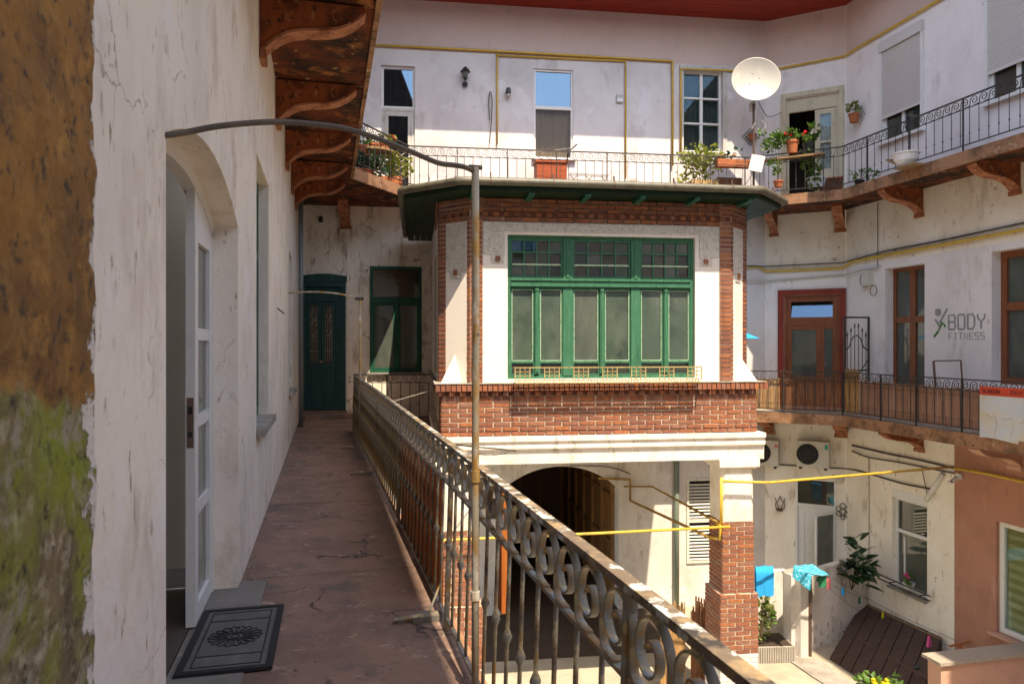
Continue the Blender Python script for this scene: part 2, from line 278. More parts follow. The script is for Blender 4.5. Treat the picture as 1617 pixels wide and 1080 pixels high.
# ------------------------------------------------------------------ mesh helpers
class MB:
    def __init__(s): s.v = []; s.f = []
    def add(s, vs, fs):
        o = len(s.v); s.v += [tuple(v) for v in vs]; s.f += [tuple(i+o for i in f) for f in fs]; return s
    def box(s, x0, x1, y0, y1, z0, z1):
        return s.add([(x0,y0,z0),(x1,y0,z0),(x1,y1,z0),(x0,y1,z0),(x0,y0,z1),(x1,y0,z1),(x1,y1,z1),(x0,y1,z1)],
              [(0,3,2,1),(4,5,6,7),(0,1,5,4),(1,2,6,5),(2,3,7,6),(3,0,4,7)])
    def quad(s, a, b, c, d): return s.add([a,b,c,d], [(0,1,2,3)])
    def extr(s, poly, h0, h1, axis='z'):
        """closed prism of a 2d polygon; axis z: poly in xy; axis y: poly in xz; axis x: poly in yz"""
        f = {'z': lambda p,h:(p[0],p[1],h), 'y': lambda p,h:(p[0],h,p[1]), 'x': lambda p,h:(h,p[0],p[1])}[axis]
        n = len(poly)
        return s.add([f(p,h0) for p in poly]+[f(p,h1) for p in poly],
              [tuple(range(n))[::-1], tuple(range(n,2*n))]+[(i,(i+1)%n,(i+1)%n+n,i+n) for i in range(n)])
    def tube(s, pts, r, n=8, cap=True):
        pts = [Vector(p) for p in pts]; rs = r if isinstance(r, (list, tuple)) else [r]*len(pts)
        prev = None; rings = []
        for i, p in enumerate(pts):
            t = (pts[min(i+1, len(pts)-1)]-pts[max(i-1, 0)]).normalized()
            if prev is None:
                a = Vector((0,0,1)) if abs(t.z) < .9 else Vector((1,0,0))
                u = t.cross(a).normalized()
            else:
                u = (prev - t*prev.dot(t)).normalized()
            prev = u; vv = t.cross(u)
            rings.append([p+(u*math.cos(2*PI*k/n)+vv*math.sin(2*PI*k/n))*rs[i] for k in range(n)])
        vs = [v for ring in rings for v in ring]
        fs = [(i*n+k, i*n+(k+1)%n, (i+1)*n+(k+1)%n, (i+1)*n+k) for i in range(len(pts)-1) for k in range(n)]
        if cap: fs += [tuple(range(n))[::-1], tuple((len(pts)-1)*n+k for k in range(n))]
        return s.add(vs, fs)
    def lathe(s, prof, n=12, c=(0,0,0)):
        vs = []; fs = []
        for r, z in prof:
            vs += [(c[0]+r*math.cos(2*PI*k/n), c[1]+r*math.sin(2*PI*k/n), c[2]+z) for k in range(n)]
        m = len(prof)
        fs = [(i*n+k, i*n+(k+1)%n, (i+1)*n+(k+1)%n, (i+1)*n+k) for i in range(m-1) for k in range(n)]
        fs += [tuple(range(n))[::-1], tuple((m-1)*n+k for k in range(n))]
        return s.add(vs, fs)
    def bar(s, pts, w, h, closed=False):
        """rectangular bar swept along a polyline lying nearly flat; w across, h up from the points"""
        pts = [Vector(p) for p in pts]; ring = []
        for i, p in enumerate(pts):
            d0 = (p-pts[i-1]).normalized() if i > 0 else None
            d1 = (pts[i+1]-p).normalized() if i < len(pts)-1 else None
            d = ((d0 or d1)+(d1 or d0)).normalized()
            nx = Vector((d.y, -d.x, 0)).normalized()
            k = 1/max(.5, nx.dot(Vector(((d0 or d1).y, -(d0 or d1).x, 0)).normalized()))
            o = nx*(w/2*k)
            ring.append([p-o, p+o, p+o+Vector((0,0,h)), p-o+Vector((0,0,h))])
        vs = [v for r in ring for v in r]; m = len(pts)
        fs = [(i*4+k, i*4+(k+1)%4, (i+1)*4+(k+1)%4, (i+1)*4+k) for i in range(m-1) for k in range(4)]
        fs += [(3,2,1,0), tuple((m-1)*4+k for k in range(4))]
        return s.add(vs, fs)
    def ribbon(s, pts, th, w):
        """flat strip in the xz plane following pts=(x,z), thickness th in the plane, width w along y"""
        m = len(pts); vs = []
        for i, (x, z) in enumerate(pts):
            a = pts[max(0,i-1)]; b = pts[min(m-1,i+1)]
            dx, dz = b[0]-a[0], b[1]-a[1]; L = math.hypot(dx, dz) or 1
            nx, nz = -dz/L*th/2, dx/L*th/2
            vs += [(x+nx,-w/2,z+nz),(x+nx,w/2,z+nz),(x-nx,w/2,z-nz),(x-nx,-w/2,z-nz)]
        fs = [(i*4+k, i*4+(k+1)%4, (i+1)*4+(k+1)%4, (i+1)*4+k) for i in range(m-1) for k in range(4)]
        fs += [(3,2,1,0), tuple((m-1)*4+k for k in range(4))]
        return s.add(vs, fs)
    def mesh(s, name, mat, smooth=False):
        me = bpy.data.meshes.new(name); me.from_pydata(s.v, [], s.f)
        bm = bmesh.new(); bm.from_mesh(me); bmesh.ops.recalc_face_normals(bm, faces=bm.faces); bm.to_mesh(me); bm.free()
        if smooth:
            for p in me.polygons: p.use_smooth = True
        if mat: me.materials.append(mat)
        return me
    def build(s, name, mat, parent=None, smooth=False, loc=None, rot=None):
        return link(name, s.mesh(name, mat, smooth), parent, loc, rot)

def link(name, me, parent=None, loc=None, rot=None, scale=None):
    o = bpy.data.objects.new(name, me); C.objects.link(o)
    if parent is not None: o.parent = parent
    if loc is not None: o.location = loc
    if rot is not None: o.rotation_euler = rot if isinstance(rot, (tuple, list)) else (0, 0, rot)
    if scale is not None: o.scale = scale
    return o

def tag(o, label, cat, group=None, kind=None):
    if label: o['label'] = label
    if cat: o['category'] = cat
    if group: o['group'] = group
    if kind: o['kind'] = kind
    return o

def thing(name, label, cat, loc=(0,0,0), rotz=0, group=None):
    o = bpy.data.objects.new(name, None); C.objects.link(o); o.empty_display_size = .2
    o.location = loc; o.rotation_euler = (0, 0, rotz)
    return tag(o, label, cat, group)

def copy_tree(o, parent=None):
    c = o.copy(); C.objects.link(c)
    if parent is not None: c.parent = parent
    for ch in o.children: copy_tree(ch, c)
    return c

def box(name, mat, parent, x0, x1, y0, y1, z0, z1): return MB().box(x0,x1,y0,y1,z0,z1).build(name, mat, parent)

def smooth_path(pts, k=6):
    P = [Vector(p) for p in pts]; out = []
    for i in range(len(P)-1):
        a, b, c, d = P[max(0,i-1)], P[i], P[i+1], P[min(len(P)-1,i+2)]
        for j in range(k):
            t = j/k
            out.append(.5*((2*b)+(c-a)*t+(2*a-5*b+4*c-d)*t*t+(3*b-a-3*c+d)*t*t*t))
    return out+[P[-1]]

class Frame:
    """a wall plane: x along the wall, y into the wall, z up"""
    def __init__(s, ox, oy, ang):
        s.o = Vector((ox, oy, 0)); s.a = ang
        s.e = Vector((math.cos(ang), math.sin(ang), 0)); s.n = Vector((-math.sin(ang), math.cos(ang), 0))
    def w(s, x, y, z=0): return s.o + s.e*x + s.n*y + Vector((0,0,z))
    def local(s, p):
        d = Vector(p)-s.o; return Vector((d.dot(s.e), d.dot(s.n), p[2]))
    def hit(s, px, py, y=0):
        """where the sight line of a photo point meets this wall (survey of the photograph)"""
        r = Vector(((px-CX)/FPX, 1, -(py-HY)/FPX)); c = Vector((0,0,CAMZ))
        t = (y - (c-s.o).dot(s.n))/r.dot(s.n)
        q = s.local(c+r*t); return q.x, q.z
    def X(s, px, y=0): return s.hit(px, HY, y)[0]
    def Z(s, px, py, y=0): return s.hit(px, py, y)[1]
    def rect(s, px0, py0, px1, py1, y=0):
        """x0,x1,z0,z1 on the wall; heights are read at the middle"""
        x0, x1 = s.X(px0, y), s.X(px1, y); m = (px0+px1)/2
        return x0, x1, s.Z(m, py1, y), s.Z(m, py0, y)
def at(px, py, Y): return Vector(((px-CX)/FPX*Y, Y, CAMZ-(py-HY)/FPX*Y))

GA = math.radians(14.3)
G = Frame(0, 0, GA)                       # gallery: x = sideways from the camera foot, y = along the gallery
L = Frame(*G.w(-.56, 0).xy, GA+PI/2)      # left wing wall
E = Frame(-4.58, 15.8, math.radians(7.5)) # far wing
B = Frame(-1.105, 11.0, math.radians(7.5))# bay
c1 = Vector((5.974, 17.19)); c2 = Vector((7.506, 16.36))
CF = Frame(*c1, math.atan2(-.474, .88))   # angled corner
R = Frame(*c2, math.atan2(-.975, .22))    # right wing
GZ = -4.5                                  # courtyard level
UP = 4.81                                  # upper gallery level
LOW_L = (c2-c1).length
EC = E.local((*c1, 0)).x

def wall(x0, x1, z0, z1, holes=(), depth=.18, mb=None):
    """front face of a wall with reveals round rectangular holes (x0,x1,z0,z1[,depth])"""
    mb = mb or MB()
    hs = [h for h in holes if h[1] > x0 and h[0] < x1 and h[3] > z0 and h[2] < z1]
    xs = sorted({x0, x1, *[min(max(q, x0), x1) for h in hs for q in h[:2]]})
    zs = sorted({z0, z1, *[min(max(q, z0), z1) for h in hs for q in h[2:4]]})
    for i in range(len(xs)-1):
        for j in range(len(zs)-1):
            cx, cz = (xs[i]+xs[i+1])/2, (zs[j]+zs[j+1])/2
            if not any(h[0] < cx < h[1] and h[2] < cz < h[3] for h in hs):
                mb.quad((xs[i],0,zs[j]),(xs[i+1],0,zs[j]),(xs[i+1],0,zs[j+1]),(xs[i],0,zs[j+1]))
    for h in hs:
        a, b, c, d = max(h[0],x0), min(h[1],x1), max(h[2],z0), min(h[3],z1); e = h[4] if len(h) > 4 else depth
        mb.quad((a,0,c),(a,e,c),(a,e,d),(a,0,d)); mb.quad((b,0,c),(b,0,d),(b,e,d),(b,e,c))
        if h[3] <= z1: mb.quad((a,0,d),(a,e,d),(b,e,d),(b,0,d))
        if h[2] >= z0: mb.quad((a,0,c),(b,0,c),(b,e,c),(a,e,c))
    return mb

def ring(mb, x0, x1, z0, z1, w, y0, y1, bottom=True):
    mb.box(x0, x0+w, y0, y1, z0, z1); mb.box(x1-w, x1, y0, y1, z0, z1)
    mb.box(x0+w, x1-w, y0, y1, z1-w, z1)
    if bottom: mb.box(x0+w, x1-w, y0, y1, z0, z0+w)
    return mb

def window(parent, x0, x1, z0, z1, y, rows, fm, gms, fw=.06, bar=.035, tr=.06, th=.07, name='window', vmul=None, backing=None):
    """frame ring and transoms are the window; each pane and each glazing bar is a sub-part. rows from the top: (share of height, columns)"""
    f = ring(MB(), x0, x1, z0, z1, fw, y, y+th)
    ix0, ix1, iz0, iz1 = x0+fw, x1-fw, z0+fw, z1-fw
    H = iz1-iz0 - tr*(len(rows)-1); z = iz1
    tot = sum(r[0] for r in rows); cells = []
    for i, rw in enumerate(rows):
        h = H*rw[0]/tot; zt, zb = z, z-h
        if i < len(rows)-1:
            f.box(ix0, ix1, y-.006, y+th-.004, zb-tr, zb)
        z = zb-tr
        n = rw[1]; wv = (ix1-ix0-bar*(n-1))/n
        for k in range(n):
            a = ix0+k*(wv+bar); cells.append((a, a+wv, zb, zt, i))
            if k < n-1: cells.append((a+wv, a+wv+bar, zb, zt, -1))
    o = f.build(name, fm, parent)
    for a, b, c, d, i in cells:
        if i < 0: MB().box(a, b, y+.004, y+th-.01, c, d).build('glazing_bar', fm, o)
        else:
            g = gms[min(i, len(gms)-1)]
            MB().box(a-.004, b+.004, y+th*.45, y+th*.45+.006, c-.004, d+.004).build('pane', g, o)
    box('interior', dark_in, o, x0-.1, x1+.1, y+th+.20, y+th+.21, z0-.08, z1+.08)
    if backing:
        curtain(o, ix0, ix1, iz0, iz1, y+th+.06, backing)
    return o

def curtain(parent, x0, x1, z0, z1, y, m, amp=.022, name='curtain'):
    n = max(12, int((x1-x0)/.035)); vs = []; fs = []
    for i in range(n+1):
        x = x0-.06+(x1-x0+.12)*i/n; yy = y+amp*math.sin(i*1.9)+.4*amp*math.sin(i*.7+1)
        vs += [(x, yy, z0-.04), (x, yy, z1+.04)]
    for i in range(n): fs.append((2*i, 2*i+2, 2*i+3, 2*i+1))
    return MB().add(vs, fs).build(name, m, parent, smooth=True)

# bricks -----------------------------------------------------------
def brick_mesh(m, seed):
    r = random.Random(seed); mb = MB().box(-.5,.5,-.5,.5,-.5,.5)
    mb.v = [(x*(1-.035*r.random()), y*(1-.05*r.random()), z*(1-.14*r.random())) for x, y, z in mb.v]
    return mb.mesh('brick', m)
BRICKS = [brick_mesh(brick_m, i) for i in range(9)]
BRICKS_W = [brick_mesh(brick_white, i) for i in range(3)]

def lay(x0, x1, z0, z1, out, place, bl=.25, ch=.073, j=.017, bd=.10, bond=True, proud=0):
    """courses of bricks on a face. place(x, z, d) -> (location, rotz); out collects (loc, rot, size)"""
    n = max(1, round((z1-z0)/ch)); c = (z1-z0)/n
    for i in range(n):
        zc = z0+(i+.5)*c; x = x0; first = True
        while x < x1-.02:
            ln = bl+j
            if first and bond and i % 2: ln = (bl+j)/2
            if x+ln > x1-.07: ln = x1-x
            first = False
            loc, rz = place(x+ln/2, zc, proud+rnd.uniform(-.003, .003))
            out.append((loc, rz, (ln-j, bd, c-j))); x += ln

def lay_bricks(root, items, limit, white=False):
    """the first ones as single bricks, the rest as one joined part"""
    pool = BRICKS_W if white else BRICKS
    for loc, rz, sz in items[:limit]:
        link('brick', rnd.choice(pool), root, loc, rz, sz)
    rest = items[limit:]
    if rest:
        mb = MB()
        for loc, rz, sz in rest:
            me = rnd.choice(pool); ca, sa = math.cos(rz), math.sin(rz)
            vs = []
            for v in me.vertices:
                x, y, z = v.co.x*sz[0], v.co.y*sz[1], v.co.z*sz[2]
                vs.append((loc[0]+x*ca-y*sa, loc[1]+x*sa+y*ca, loc[2]+z))
            mb.add(vs, [tuple(p.vertices) for p in me.polygons])
        o = mb.build('brickwork', brick_white if white else brick_m, root); o['kind'] = 'stuff'

def face_place(ox, oy, ang, bd=.10):
    """bricks on a vertical face that starts at (ox,oy) and runs at ang; its outside is to the right-hand (-y) side"""
    e = Vector((math.cos(ang), math.sin(ang))); n = Vector((-math.sin(ang), math.cos(ang)))
    def f(x, z, d):
        p = Vector((ox, oy))+e*x+n*(bd/2-d); return (p.x, p.y, z), ang
    return f
# ------------------------------------------------------------------ setting: ground
g = MB().box(-40, 40, -40, 60, GZ-.3, GZ).build('ground', court_m); g['kind'] = 'structure'

def root_of(name, label, cat, F, group=None): return thing(name, label, cat, (F.o.x, F.o.y, 0), F.a, group)
left_wing = root_of('residential_wing', 'long whitewashed wing with peeling walls and arched doorway on the left', 'building', L)
far_wing = root_of('residential_wing', 'white wing across the courtyard behind the brick bay', 'building', E)
corner_wing = root_of('residential_wing', 'short angled corner of the building with open balcony door and brown framed door', 'building', CF)
right_wing = root_of('residential_wing', 'white wing with roller shutters above and salmon painted ground floor on the right', 'building', R)

# ---- left wing
DX0, DX1, SPR, CRN, DD = 2.85, 5.06, 2.36, 2.57, .145
wl = [(DX0, DX1, 0, CRN, DD), (6.36, 7.65, .87, 3.18, .17), (11.75, 12.95, .83, 3.05, .15)]
mb = wall(-12, 16.42, -.3, 4.62, wl)
# arched head: fill between the arch and its rectangle, plus the curved soffit
def arch_fill(mb, x0, x1, zs, zc, zt, depth, n=18, y=0):
    xm, hw, rise = (x0+x1)/2, (x1-x0)/2, zc-zs
    rr = (hw*hw+rise*rise)/(2*rise); cz = zc-rr
    pts = []
    for i in range(n+1):
        x = x0+(x1-x0)*i/n; pts.append((x, cz+math.sqrt(max(0, rr*rr-(x-xm)**2))))
    for i in range(n):
        (a, za), (b, zb) = pts[i], pts[i+1]
        mb.quad((a,y,za),(b,y,zb),(b,y,zt),(a,y,zt)); mb.quad((a,y,za),(a,y+depth,za),(b,y+depth,zb),(b,y,zb))
        mb.quad((a,y+depth,za),(b,y+depth,zb),(b,y+depth,zt),(a,y+depth,zt))
    return pts
arch_pts = arch_fill(mb, DX0, DX1, SPR, CRN, CRN+.001, DD)
mb.build('wall', left_white, left_wing)
MB().quad((-12,0,4.62),(16.42,0,4.62),(16.42,0,9.4),(-12,0,9.4)).build('upper_wall', white_clean, left_wing)
pr = MB(); nx_, nz_ = 44, 110
from mathutils import noise as mn
for j in range(nz_+1):
    z = .3+2.7*j/nz_
    ed = 1.635+.012*mn.noise((0, z*9, 2))+.007*mn.noise((0, z*31, 5))
    for i in range(nx_+1):
        x = .85+(ed-.85)*i/nx_
        pr.v.append((x, -.11-.010*mn.fractal((x*5, z*5, 0), .8, 2, 5)+(.016 if i == nx_ else 0), z))
    pr.v.append((ed+.004, .0, z))
for j in range(nz_):
    for i in range(nx_+1):
        q = j*(nx_+2)+i; pr.f.append((q, q+1, q+nx_+3, q+nx_+2))
pr.box(-3, .86, -.105, -.003, 0, 4.6).box(.861, 1.63, -.105, -.003, 0, .299).box(.861, 1.63, -.105, -.003, 3.001, 4.6)
pr.build('pier', pier_m, left_wing)['label'] = 'brown flaking pier with moss and white paint chips'
# roof
rf = MB().extr([(-1.50,9.42),(-1.50,9.5),(3.5,12.2),(3.5,9.42)], -12, 18, 'x').build('roof', rooftile_m, left_wing)
# room behind the open door
room = MB()
X0, X1, Y0, Y1, Z1 = DX0-.35, DX1+.06, .26, 3.2, 2.9
room.quad((X1,Y0,.02),(X1,Y1,.02),(X1,Y1,Z1),(X1,Y0,Z1)); room.quad((X0,Y1,.02),(X1,Y1,.02),(X1,Y1,Z1),(X0,Y1,Z1))
room.quad((X0,Y0,.02),(X0,Y1,.02),(X0,Y1,Z1),(X0,Y0,Z1)); room.quad((X0,Y0,Z1),(X1,Y0,Z1),(X1,Y1,Z1),(X0,Y1,Z1))
iw = room.build('interior_wall', room_grey, left_wing)
box('baseboard', frame_white, iw, X1-.015, X1-.001, Y0, Y1-.01, .02, .15)
MB().box(X0, X1-.003, .185, Y1, -.1, .015).build('interior_floor', room_floor, left_wing)
box('threshold', thresh_m, left_wing, DX0-.1, DX1+.12, -.17, .18, -.05, .008)
# arched door frame and the standing leaf
fr = MB(); fy0, fy1 = DD, DD+.07
for i in range(len(arch_pts)-1):
    (a, za), (b, zb) = arch_pts[i], arch_pts[i+1]
    fr.add([(a,fy0,za),(b,fy0,zb),(b,fy0,zb-.08),(a,fy0,za-.08),(a,fy1,za),(b,fy1,zb),(b,fy1,zb-.08),(a,fy1,za-.08)],
           [(0,1,2,3),(3,2,6,7),(4,7,6,5),(0,4,5,1)])
fr.box(DX1-.06, DX1, fy0, fy1, .01, SPR-.02); fr.box(DX0, DX0+.05, fy0, fy1, .01, SPR-.02)
fo = fr.build('door_frame', frame_white, left_wing)
lx0, lx1 = 4.38, DX1-.062
lf = MB(); ring(lf, lx0, lx1, .02, 2.28, .10, .150, .20)
topz = [p for p in arch_pts if lx0 < p[0] < lx1]
lf.extr([(lx0,2.2805),(lx0,topz[0][1]-.06)]+[(x, z-.082) for x, z in topz]+[(lx1,2.2805)], .152, .198, 'y')
for z in (.62, 1.12, 1.62): lf.box(lx0+.1, lx1-.1, .155, .195, z, z+.07)
lo = lf.build('door', frame_white, left_wing); lo['label'] = 'white glazed door leaf standing in the arch'
for za, zb in ((.12,.62),(.69,1.12),(1.19,1.62),(1.69,2.18)):
    MB().box(lx0+.095, lx1-.095, .173, .179, za-.004, zb+.004).build('pane', glass_murk, lo)
box('lock_plate', lock_m, lo, lx0-.004, lx0-.001, .158, .193, 1.02, 1.30)
box('latch', mat_dark, lo, lx0-.008, lx0-.0045, .165, .185, 1.21, 1.25); box('latch', mat_dark, lo, lx0-.008, lx0-.0045, .165, .185, 1.08, 1.11)
# the open leaf folded back inside
of = MB(); ring(of, DX0+.06, DX0+.11, .02, 2.28, .02, .27, 1.1); of.build('door', frame_white, left_wing)
# windows in the left wall
for (a, b, c, d, e) in wl[1:]:
    window(left_wing, a, b, c+.03, d, .095, [(.3, 2), (.7, 2)], green_dk, [glass_murk], fw=.09, bar=.07, tr=.08, th=.08)
    box('sill', conc_m, left_wing, a-.04, b+.05, -.07, e-.01, c-.035, c+.028)
# iron holdfast and small hooks
MB().tube([(8.95,0,2.02),(8.95,-.05,1.98),(9.05,-.07,1.96)], .008, 5).build('wall_hook', iron_dark, left_wing)

# ---- left gallery: slabs, step, underside
BASE = [(.675,-2.5),(.675,1.5),(.655,3.9),(.61,6.5),(.565,8.9),(.51,11.3),(.455,13.55)]
def lat(u):
    for (a, ua), (b, ub) in zip(BASE, BASE[1:]):
        if u <= ub: return a+(b-a)*(u-ua)/(ub-ua)
    return BASE[-1][0]
gal = thing('gallery_walkway', 'first floor walkway of worn reddish concrete slabs along the left wall', 'walkway', (0,0,0), GA)
cuts = [-2.5, .4, 2.9, 5.25, 7.6, 10.0, 12.4]
for i, (a, b) in enumerate(zip(cuts, cuts[1:]+[13.75])):
    ga = .011
    MB().extr([(-.558,a+ga),(lat(a)+.05,a+ga),(lat(b)+.05,b-ga),(-.558,b-ga)], -.16, rnd.uniform(-.004,.002), 'z').build('slab', walk_m, gal)
gm = MB(); r7 = random.Random(3)
for i in range(900):
    u = r7.uniform(2, 14); k = r7.random()
    la = -.555+abs(r7.gauss(0, .035)) if k < .55 else (lat(u)-.02-abs(r7.gauss(0, .05)) if k < .8 else r7.choice(cuts[2:])*0+r7.uniform(-.5, .5))
    if k >= .8: u = r7.choice(cuts[2:])+r7.gauss(0, .05)
    if 2.7 < u < 5.2 and la < -.3: continue
    s = r7.uniform(.003, .011)
    gm.add([(la+s*math.cos(t)*r7.uniform(.6,1.2), u+s*math.sin(t)*r7.uniform(.6,1.2), .0) for t in (0, 1.6, 3.1, 4.7)]+[(la, u, s*r7.uniform(.5, 1))], [(0,1,4),(1,2,4),(2,3,4),(3,0,4)])
go = gm.build('grit', grit_m, gal); go['kind'] = 'stuff'
ea = G.local(E.w(-.25, 0)); eb = G.local(E.w(2.9, 0)); ec = G.local(B.w(-.01, 2.35))
MB().extr([(-.556,13.762),(lat(13.7)+.05,13.762),(ec.x,ec.y),(eb.x,eb.y-.003),(ea.x,ea.y-.003),(-.556,16.3)], -.16, -.002, 'z').build('slab', walk_m, gal)
MB().bar([(lat(u)+.06,u,-.22) for u in (-2.5,1.5,3.9,6.5,8.9,11.3,13.75)], .05, .20).build('slab_edge', rust_edge, gal)
MB().extr([(-.55,-2.4),(.6,-2.4),(.4,13.6),(-.55,13.6)], -.30, -.165, 'z').build('underside', rust_slab, gal)

# ---- far wing
e_dr = E.rect(477, 437, 546, 648); e_wn = E.rect(584, 421, 666, 588)
holes_mid = [(e_dr[0], e_dr[1], .15, e_dr[3], .14), (*e_wn, .12)]
wall(-.4, 3.3, -.35, 4.62, holes_mid).build('wall', end_white, far_wing)
wall(3.3, EC, -.1, 4.62, []).build('wall', white_clean, far_wing)
box('pilaster', end_white, far_wing, e_dr[1]+.03, e_dr[1]+.14, -.03, -.002, 0, 4.15)
box('door_step', walk_m, far_wing, -.35, e_dr[1]+.45, -.42, -.003, -.05, .10)
box('door_step', walk_m, far_wing, e_dr[0]-.02, e_dr[1]+.08, -.02, .13, .10, .15)
w1 = E.rect(602, 104, 655, 297); w1 = (w1[0], w1[1], UP+.02, w1[3])
w2 = E.rect(843, 110, 905, 251); w3 = E.rect(1079, 112, 1141, 240)
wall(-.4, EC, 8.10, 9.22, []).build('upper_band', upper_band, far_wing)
wall(-.4, EC, 4.62, 8.10, [(*w1,.14), (*w2,.10), (*w3,.16)]).build('upper_wall', white_clean, far_wing)
# passage arch and louvred shutters at courtyard level
AX0, AX1, ASP, ACR = 4.36, 7.09, -1.72, -1.18
shx0, shx1, shz0, shz1 = E.rect(1084, 755, 1126, 888)
mbg = wall(-.4, EC, GZ, -.1, [(AX0, AX1, GZ, ACR, .35), (shx0, shx1, shz0, shz1, .1)])
arch_fill(mbg, AX0, AX1, ASP, ACR, ACR+.001, .35)
mbg.build('ground_wall', white_old, far_wing)
tn = MB(); D = 6.5
tn.quad((AX0-.3,.35,GZ),(AX0-.3,D,GZ),(AX0-.3,D,-.9),(AX0-.3,.35,-.9)); tn.quad((AX1+.05,.35,GZ),(AX1+.05,D,GZ),(AX1+.05,D,-.9),(AX1+.05,.35,-.9))
tn.quad((AX0-.3,D,GZ),(AX1+.05,D,GZ),(AX1+.05,D,-.9),(AX0-.3,D,-.9)); tn.quad((AX0-.3,.35,-.9),(AX1+.05,.35,-.9),(AX1+.05,D,-.9),(AX0-.3,D,-.9))
po = tn.build('passage', tunnel_m, far_wing); po['label'] = 'dark brown vaulted passage under the arch'
for i in range(6): box('panel_strip', tunnel_m, po, AX1-.03, AX1+.046, .5+i*1.0, .62+i*1.0, GZ, -1.0)
for z in (-3.2, -2.1): box('panel_rail', tunnel_m, po, AX1-.015, AX1+.045, .36, D-.05, z, z+.1)
for i in range(4): box('end_panel', tunnel_dark, po, AX0+.1+i*.65, AX0+.68+i*.65, D-.06, D-.005, GZ, -1.5)
so = ring(MB(), shx0, shx1, shz0, shz1, .055, -.035, .02)
xm = (shx0+shx1)/2; so.box(shx0+.055, shx1-.055, -.03, .015, (shz0+shz1)/2-.04, (shz0+shz1)/2+.04)
sh = so.build('shutter', louvre_m, far_wing)
zz = shz0+.09
while zz < shz1-.1:
    if abs(zz-(shz0+shz1)/2) > .07:
        MB().box(-(shx1-shx0)/2+.056, (shx1-shx0)/2-.056, -.024, .024, -.006, .006).build('slat', louvre_m, sh, loc=(xm, -.008, zz), rot=(.7, 0, 0))
    zz += .075
box('shutter_back', dark_in, sh, shx0+.01, shx1-.01, .06, .08, shz0+.01, shz1-.01)

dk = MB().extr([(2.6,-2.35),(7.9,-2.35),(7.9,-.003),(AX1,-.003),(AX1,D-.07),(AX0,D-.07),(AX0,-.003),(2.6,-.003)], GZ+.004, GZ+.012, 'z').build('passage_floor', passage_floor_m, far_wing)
# dark green gallery door with iron grilles
x0, x1, _, z1 = e_dr; z0 = .15
df = ring(MB(), x0, x1, z0, z1-.12, .09, -.03, .10, bottom=False)
df.extr([(x0-.03, z1-.12), (x1+.03, z1-.12), (x1+.03, z1+.012), ((x0+x1)/2+.15, z1+.06), ((x0+x1)/2-.15, z1+.06), (x0-.03, z1+.012)], -.05, -.004, 'y')
df.box(x0+.001, x1-.001, -.003, .08, z1-.12, z1-.001)
dfo = df.build('door_frame', green_door, far_wing)
lw = (x1-x0-.18)*.42
box('transom_panel', green_door, dfo, x0+.088, x1-.088, .06, .08, z1-.485, z1-.205)
box('interior', dark_in, dfo, x0-.05, x1+.05, .145, .155, z0-.05, z1+.05)
MB().box(x0+.09, x1-.09, .04, .10, z1-.54, z1-.48).box(x0+.09+2*lw, x1-.09, .02, .1, z0, z1-.54).build('fixed_panel', green_door, dfo)
for k in range(2):
    a = x0+.09+k*lw; b = a+lw-.006
    d_ = ring(MB(), a, b, z0+.01, z1-.55, .07, .05, .10); d_.box(a+.07, b-.07, .075, .10, z0+.08, z0+.95); d_.box(a+.07, b-.07, .05, .1, z0+.95, z0+1.03)
    d_.box(a+.11, b-.11, .06, .075, z0+.16, z0+.48); d_.box(a+.11, b-.11, .06, .075, z0+.58, z0+.88)
    do = d_.build('door', green_door, far_wing)
    MB().box(a+.066, b-.066, .09, .096, z0+1.03, z1-.62).build('pane', glass_dark, do)
    gr = MB(); za, zb = z0+1.06, z1-.66
    for q in range(4):
        xx = a+.085+q*(lw-.18)/3; gr.box(xx-.005, xx+.005, .055, .065, za, zb)
    for z in (za+.22, za+.55, zb-.3): gr.box(a+.075, b-.075, .056, .064, z, z+.012)
    xm = (a+b)/2
    for s in (-1, 1):
        gr.tube(smooth_path([(xm, .06, za+.55), (xm+s*.07, .06, za+.75), (xm+s*.02, .06, za+.9), (xm+s*.07, .06, za+1.05), (xm, .06, zb-.3)], 4), .006, 4)
    gr.build('grille', iron_m, do)
MB().box(x0+.09+lw-.03, x0+.09+lw+.03, .0, .05, z0+1.05, z0+1.08).build('door_handle', ochre_iron, dfo)

# green gallery window
x0, x1, z0, z1 = e_wn
f = ring(MB(), x0, x1, z0, z1, .06, -.02, .08); f.box(x0+.06, x1-.06, -.015, .07, z0+1.52, z0+1.66); f.box((x0+x1)/2-.015, (x0+x1)/2+.055, -.012, .06, z0+.06, z0+1.52)
wo_ = f.build('window', green_dk, far_wing)
box('pane', glass_dark, wo_, x0+.056, x1-.056, .03, .036, z0+1.655, z1-.055)
for a, b in ((x0+.06, (x0+x1)/2-.015), ((x0+x1)/2+.055, x1-.06)):
    s_ = ring(MB(), a+.003, b-.003, z0+.063, z0+1.517, .045, .0, .05).build('sash', green_dk, wo_)
    MB().box(a+.044, b-.044, .02, .026, z0+.10, z0+1.475).build('pane', glass_murk, wo_)
curtain(wo_, x0+.06, x1-.06, z0+1.66, z1-.06, .1, curtain_red)
box('interior', dark_in, wo_, x0-.05, x1+.05, .15, .155, z0-.05, z1+.05)
box('sill', conc_m, far_wing, x0-.05, x1+.05, -.08, .0-.003, z0-.06, z0-.002)
MB().lathe([(.035,0),(.05,.03),(.05,.1),(.02,.14)], 10, (E.X(507), -.06, E.Z(507,352))).build('wall_lamp_mount', iron_dark, far_wing)

